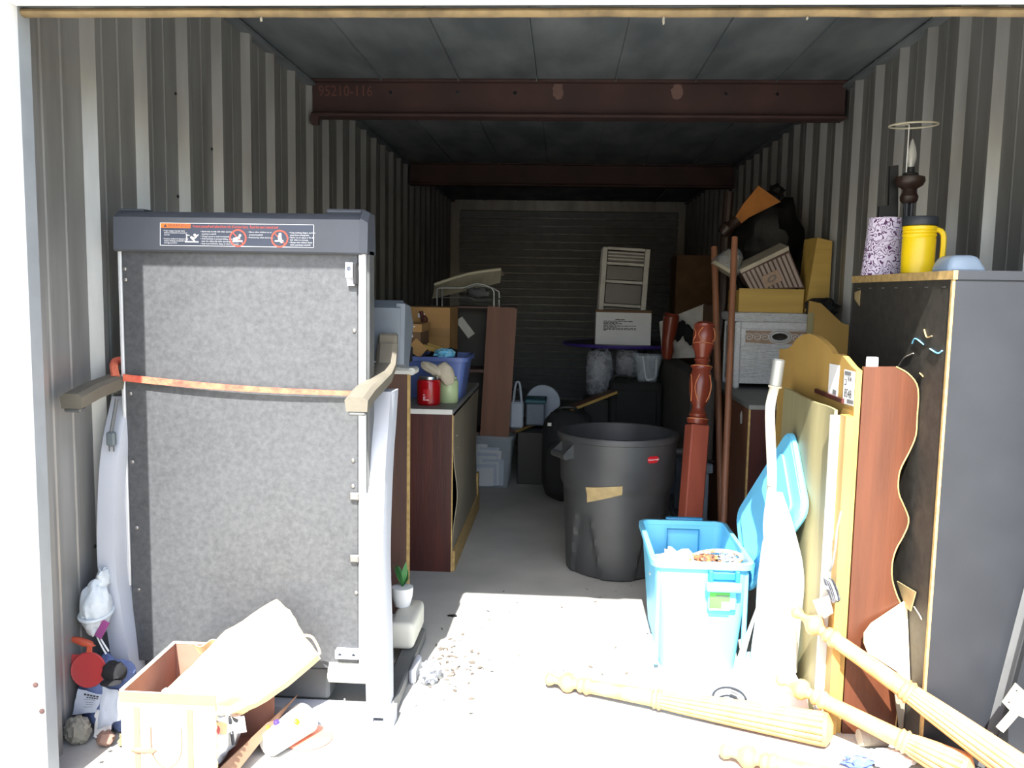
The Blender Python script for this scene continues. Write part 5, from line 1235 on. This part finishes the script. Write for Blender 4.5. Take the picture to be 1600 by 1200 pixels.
part('back_trim', B().box(X0, X1+.05, Y1-.008, Y1+.002, H+.0005, H+.006, .002), 'box_wh', cbx)
for x in (at(213, 1140, Y=Y0).x, at(296, 1150, Y=Y0).x):
    part('handle_tape', B().box(x-.006, x+.011, Y0-.003, Y0-.0005, .06, H-.04, .001), 'box_trim', cbx)
hx0, hx1 = at(236, 1150, Y=Y0).x, at(284, 1150, Y=Y0).x
part('perforation', B().tube(bez([(hx0, Y0-.002, .20), (hx0+.005, Y0-.002, .12), ((hx0+hx1)/2, Y0-.002, .085), (hx1-.005, Y0-.002, .12), (hx1, Y0-.002, .20)], 24), .0022, 5), 'box_in', cbx)
part('torn_tab', B().blob(((hx0-.02), Y0-.006, .135), (.034, .005, .009), .3, 4, 91, 16, 8), 'box_trim', cbx)
part('lower_trim', B().box(X0+.02, X1+.002, Y0-.004, Y0-.0005, .055, .075, .001), 'box_trim', cbx)
for k in range(10):
    z = .02+k*.027; part('edge_stitch', B().blob((X1+.002, Y0-.001, z), (.004, .003, .008), .4, 4, k, 8, 6), 'masking', cbx)
# ---- big kraft paper bag thrown over the box
g = {}
pts = [[(236, 1098, .22), (300, 1040, .33), (352, 985, .44), (432, 936, .535)],
       [(275, 1110, .20), (335, 1060, .31), (395, 1010, .41), (456, 958, .52)],
       [(318, 1112, .22), (375, 1078, .30), (430, 1030, .40), (474, 990, .50)],
       [(352, 1118, .27), (400, 1096, .32), (455, 1058, .41), (496, 1022, .49)]]
G = [[at(x, y, Y=Yv) for x, y, Yv in r] for r in pts]
def pap(u, v):
    def line(r, t):
        k = min(int(t*3), 2); return r[k].lerp(r[k+1], t*3-k)
    a = u*3; k = min(int(a), 2); p = line(G[k], v).lerp(line(G[k+1], v), a-k)
    return p+Vector((0, -.025*math.sin(u*math.pi)+.012*noise.noise(Vector((u*5, v*5, 2))), .02*math.sin(u*math.pi)+.008*noise.noise(Vector((u*6, v*6, 5)))))
kb_ = thing('kraft_bag', 'large crumpled kraft paper bag flung over the cream box', 'bag', at(330, 1110, Y=.3))
part('front_sheet', B().sheet(pap, 18, 18, .002), 'kraft', kb_, smooth=60)
def fold(u, v):
    p = pap(1, u); return p+Vector((-.045*v*math.sin(u*3.1)-.01*v, .02*v, -.055*v*math.sin(u*2.9+.15)))
part('folded_gusset', B().sheet(fold, 18, 5, .002), 'kraft', kb_, smooth=60)
part('back_sheet', B().sheet(lambda u, v: pap(u, v)+Vector((0, .035, -.03)), 10, 10, .002), 'kraft', kb_, smooth=60)
part('bag_handle', B().tube(bez([pap(.72, 1), pap(.78, 1)+Vector((.02, 0, .004)), pap(.9, 1)+Vector((.022, 0, -.02)), pap(.95, .97)], 14), .004, 6), 'kraft', kb_)
part('torn_flap', B().sheet(lambda u, v: at(302+u*40, 1004+18*v*math.sin(u*2.5)+6*math.sin(u*6), Y=.42+.03*v), 8, 3, .002), 'kraft', kb_)
# ---- junk in the box
from mathutils.bvhtree import BVHTree
heap = B().blob((-1.03, .29, .118), (.118, .138, .085), .12, 3, 95, 34, 20, .8, .009, Matrix.Rotation(.45, 3, 'Y'))
solo('packing_paper', heap, 'paper', 'heap of white packing paper filling the cream box', 'paper', smooth=60)
flap_b = B().prism([(X1, Y0+.02, .01), (X1+.002, Y1+.085, .01), (X1+.09, Y1+.095, .10), (X1-.02+.0, Y0+.02, .06)], (.005, 0, .002))
rest = [BVHTree.FromPolygons(q.v, q.f) for q in (heap, flap_b)]
def lay(px, py, off=.006):
    d = (at(px, py, Y=0)-CAM).normalized(); hit = [h for h in (t.ray_cast(CAM, d) for t in rest) if h[0] is not None]
    p, n_ = min(((h[0], h[1]) for h in hit), key=lambda h: (h[0]-CAM).length) if hit else (at(px, py, Z=.002), Vector((0, 0, 1)))
    if n_.dot(d) > 0: n_ = -n_
    return p+n_*off, n_
rj = random.Random(11)
jm = ['paper', 'paper_b', 'black_pl', 'pinkish', 'masking', 'red_pl', 'kraft', 'paper', 'lid_blk', 'paper']
names = [('paper_scrap', 'white paper scrap'), ('blue_paper', 'bluish paper scrap'), ('black_pen', 'black pen'), ('pink_paper', 'pale pink paper scrap'), ('tan_tag', 'tan tag'), ('red_cap', 'small red cap'), ('kraft_scrap', 'kraft paper scrap'), ('folded_receipt', 'folded white receipt'), ('black_marker', 'black marker'), ('card_scrap', 'white card scrap')]
for i in range(10):
    c, n_ = lay(332+(i % 5)*9, 1112+(i//5)*22+4*(i % 3)); tx = n_.orthogonal().normalized(); ang = rj.uniform(0, 6.3)
    tx = Matrix.Rotation(ang, 3, n_) @ tx; Mx = frame(c, tx, n_.cross(tx))
    if names[i][0] in ('black_pen', 'black_marker'): b = B().tube([c-tx*.04, c+tx*.04], .005, 8)
    elif names[i][0] == 'red_cap': b = B().lathe([(.013, -.004), (.013, .009), (.008, .013)], Mx, 16)
    else: b = B().sheet(lambda u, v: Mx @ Vector(((u-.5)*.06, (v-.5)*.045, .004*math.sin(u*5+i))), 6, 4, .001)
    solo(names[i][0], b, jm[i], names[i][1]+' in the open side of the cream box', 'scrap')
for i in range(5):
    h_ = rest[0].ray_cast(Vector((-1.115+.012*i, .19+.05*i, 1)), Vector((0, 0, -1))); n_ = h_[1]; c = h_[0]+n_*.008; tx = Matrix.Rotation(i*1.3, 3, n_) @ n_.orthogonal().normalized(); Mx = frame(c, tx, n_.cross(tx))
    solo('crumpled_paper', B().sheet(lambda u, v: Mx @ Vector(((u-.5)*.075, (v-.5)*.06, .014*noise.noise(Vector((u*4, v*4, i))))), 8, 6, .001), 'paper', 'crumpled white paper between the box wall and the kraft bag', 'paper', group='papers at the back of the cream box', smooth=60)
# ---- plastic cup on its side with print
a_, b_ = [at(x, y, Z=z)+Vector((.034, -.014, 0)) for x, y, z in ((404, 1160, .04), (462, 1118, .052))]
cu = thing('plastic_cup', 'translucent printed plastic cup lying on its side by the cream box', 'cup', Vector(((a_+b_)/2).to_tuple()[:2]+(0,)))
Fc = axis_frame(a_, b_); lc_ = (b_-a_).length
part('cup_wall', B().lathe([(.034, 0), (.036, .003), (.05, lc_), (.048, lc_), (.033, .006)], Fc, 32, cap=True), 'cup', cu)
for k, mm in enumerate(('lab_o', 'purple', 'pinkish', 'yellow')):
    a = math.atan2(Fc[2][1], Fc[2][0])-.75+.5*k; z = .03+.02*k; r = .0375+.014*z/lc_+.0025
    part('cup_print', B().blob(Fx_ := Fc @ Vector((r*math.cos(a), r*math.sin(a), z)), (.009, .009, .009), .2, 3, k, 10, 8), mm, cu)
solo('coral_lid', B().lathe([(.07, 0), (.075, .004), (.07, .008)], Matrix.Translation((-.755, .468, .0)), 28), mat('coral_plastic', (226, 140, 110), .5), 'flat coral plastic lid under the plastic cup', 'lid')
# ---- pile against the left wall
solo('blue_jeans', B().blob((-1.385, .477, .107), (.087, .056, .118), .12, 2.6, 101, 40, 26, .9, .001), 'jean', 'heap of blue denim on the floor by the left wall', 'jeans')
cR = at(139, 1046, Y=.432); Fd = frame(cR, (1, .10, 0), (0, .18, 1)) @ Matrix.Scale(.72, 4)
rd = thing('dustpan', 'round red plastic dustpan leaning on the left wall above the denim', 'dustpan', cR-Vector((0, 0, .05)))
part('pan', B().lathe([(.072, 0), (.075, .006), (.07, .012), (.06, .008)], Fd, 32), 'red_pl', rd)
part('pan_tab', B().box(-.078, -.03, .02, .062, -.008, -.001, .003, Fd), 'red_pl', rd)
part('pan_handle', B().box(-.012, .012, .07, .105, 0, .008, .003, Fd), 'orange_pl', rd)
cO = Fd @ Vector((-.035, .116, -.002))
solo('orange_scoop', B().blob(cO, (.04, .012, .011), .15, 2, 102, 18, 10, 1, None, Matrix.Rotation(.25, 3, 'Y')), 'orange_pl', 'orange plastic scoop lying on the red dustpan handle', 'scoop')
cB = at(178, 1050, Y=.418)
bc_ = thing('cloth_hat', 'black cloth hat between the red dustpan and the treadmill upright', 'hat', cB-Vector((0, 0, .03)))
part('crown', B().blob(cB, (.036, .03, .034), .1, 2.5, 103, 22, 14), 'black_cloth', bc_)
part('brim', B().blob(cB+Vector((.004, -.026, -.02)), (.031, .03, .006), .08, 2, 104, 18, 8), 'black_cloth', bc_)
cW = at(150, 950, Y=.488)
wbag = thing('white_bag', 'knotted white plastic shopping bag hanging from the treadmill upright', 'bag', cW-Vector((0, 0, .09)))
part('film', B().blob(cW, (.045, .05, .085), .09, 3, 105, 34, 24), 'film_wh', wbag)
part('bag_neck', B().blob(cW+Vector((.012, .020, .082)), (.018, .03, .036), .3, 4, 106, 14, 10), 'film_wh', wbag)
part('bag_band', B().tube([cW+Vector((.046*math.cos(a), .052*math.sin(a), -.015+.01*math.sin(a))) for a in [2*math.pi*k/24 for k in range(24)]], .006, 6, closed=True), 'film_wh', wbag)
solo('magenta_packet', B().box(-.012, .012, -.002, .002, -.03, .03, .001, Matrix.Translation(cW+Vector((.034, -.03, -.055))) @ Matrix.Rotation(.5, 4, 'Y')), mat('magenta_card', (150, 70, 130), .6), 'magenta packet beside the knotted white bag', 'packet')
for i in range(2):
    p0 = cW+Vector((.004+.008*i, -.012, -.078)); p1 = at(166+4*i, 1022-4*i, Y=.462)
    solo('white_stick', B().tube(bez([p0, p0.lerp(p1, .5)+Vector((-.003, 0, .002)), p1], 8), .0028, 6), 'paper', 'thin white plastic hanger stick below the knotted white bag', 'stick', group='hanger sticks by the left wall')
# papers on the denim
def sheet4(q4, am, s): return B().sheet(lambda u, v: q4[0].lerp(q4[1], u).lerp(q4[3].lerp(q4[2], u), v)+Vector((am*noise.noise(Vector((u*3, v*3, s))), -abs(am*noise.noise(Vector((u*3, v*3, s+5)))), am*noise.noise(Vector((u*2, v*3, s+9))))), 12, 12, .001)
q1_ = [at(122, 1076, Y=.424), at(160, 1085, Y=.423), at(151, 1112, Y=.416), at(113, 1117, Y=.418)]
pp = thing('printed_letter', 'printed white letter lying on the blue denim heap', 'letter', (q1_[2]+q1_[3])/2)
part('sheet', sheet4(q1_, .004, 1), 'paper_b', pp, smooth=60)
for k, (u0, u1, v, h) in enumerate(((.32, .95, .10, .07), (.45, .95, .22, .05), (.38, .85, .33, .02), (.45, .8, .45, .02), (.5, .8, .55, .02), (.45, .8, .68, .02))):
    f = lambda u, v_: q1_[0].lerp(q1_[1], u).lerp(q1_[3].lerp(q1_[2], u), v_)+Vector((0, -.006, .001))
    b = B(); nwd = 5
    for w0 in range(nwd):
        a0 = u0+(u1-u0)*w0/nwd; a1 = a0+(u1-u0)/nwd*.75; b.add([f(a0, v+h), f(a1, v+h), f(a1, v), f(a0, v)], [(0, 1, 2, 3)])
    o_ = part('print_line', b, 'ink', pp, smooth=0); o_['kind'] = 'stuff'
q2_ = [at(160, 1071, Y=.418), at(195, 1082, Y=.415), at(188, 1125, Y=.409), at(152, 1140, Y=.409)]
solo('crumpled_letter', sheet4(q2_, .010, 3), 'paper_b', 'crumpled white letter hanging down between denim and cream box', 'letter', smooth=60)
q3_ = [at(152, 1108, Y=.424), at(178, 1110, Y=.422), at(172, 1154, Z=.006), at(146, 1151, Z=.006)]
solo('white_rag', sheet4(q3_, .008, 6), 'paper', 'white rag spread on the floor below the crumpled letter', 'rag', smooth=60)
solo('grey_rag', B().blob((-1.435, .378, .042), (.038, .032, .042), .14, 3.5, 108, 36, 22, 1, .001), 'grey_cloth', 'crumpled grey rag on the floor against the left wall', 'rag')
solo('brown_lump', B().blob((-1.345, .372, .024), (.026, .024, .022), .2, 4, 109, 18, 10, 1, .001), mat('brown_leather', (140, 112, 100), .8), 'small brown leather pouch beside the cream box', 'pouch')
solo('moss_clump', B().blob((-1.275, .385, .018), (.032, .03, .024), .35, 7, 110, 24, 12, 1, .001), mat('dry_moss', (130, 124, 96), .95, rgb2=(90, 86, 64), scale=50), 'clump of dry debris at the corner of the cream box', 'debris')
# ---- by the treadmill's right foot
wt = thing('white_pot', 'small white pot with a green plastic sprig on the treadmill base cover', 'pot', (-.60, 1.20, .16))
part('pot', B().lathe([(.03, .161), (.04, .20), (.042, .235), (.036, .236)], Matrix.Translation((-.60, 1.20, 0)), 20), 'paper', wt)
M['leaf'] = mat('green_leaf', (56, 120, 60), .6)
for k in range(6):
    a = k*1.05; c = Vector((-.60, 1.20, .235)); e = c+Vector((.035*math.cos(a), .03*math.sin(a), .05+.012*k))
    part('sprig', B().sheet(lambda u, v: c.lerp(e, u)+Vector((-math.sin(a), math.cos(a), 0))*(v-.5)*.026*math.sin(u*math.pi), 5, 2, .001), 'leaf', wt)
solo('clear_wrapper', B().blob((-.443, .90, .033), (.035, .055, .033), .4, 4, 112, 22, 14, 1, .001), 'clear2', 'crumpled clear wrapper on the floor by the treadmill foot', 'wrapper')
# dry leaf litter on the sunlit floor: too many and too small to count
rl = random.Random(21); b = B()
for k in range(170):
    if k < 130: px, py = rl.gauss(700, 38), rl.gauss(1040, 22)
    else: px, py = rl.uniform(640, 1020), rl.uniform(900, 1080)
    if px < 640: continue
    c = at(px, py, Z=.002)
    if c.x < -.47: continue
    a = rl.uniform(0, 6.3); l = rl.uniform(.004, .016); w2 = l*rl.uniform(.2, .5)
    d = Vector((math.cos(a), math.sin(a), 0)); n_ = Vector((-d.y, d.x, 0))
    b.add([c-d*l, c+n_*w2+Vector((0, 0, .004)), c+d*l+Vector((0, 0, .002)), c-n_*w2], [(0, 1, 2, 3)])
o = mk('leaf_litter', b, mat('dry_leaf', (96, 88, 78), .9), (-.4, 1.0, 0), None, 0)
o['kind'] = 'stuff'; o['label'] = 'scattered dry leaf bits on the sunlit concrete floor'; o['category'] = 'litter'
for i, (px, py) in enumerate(((652, 985), (707, 962))):
    c = at(px, py, Z=.003); solo('black_scrap', B().blob(c, (.022, .012, .003), .3, 4, 120+i, 14, 8), 'black_pl', ['black rubber scrap on the floor beside the treadmill base', 'black rubber scrap at the edge of the sunlit floor'][i], 'scrap')
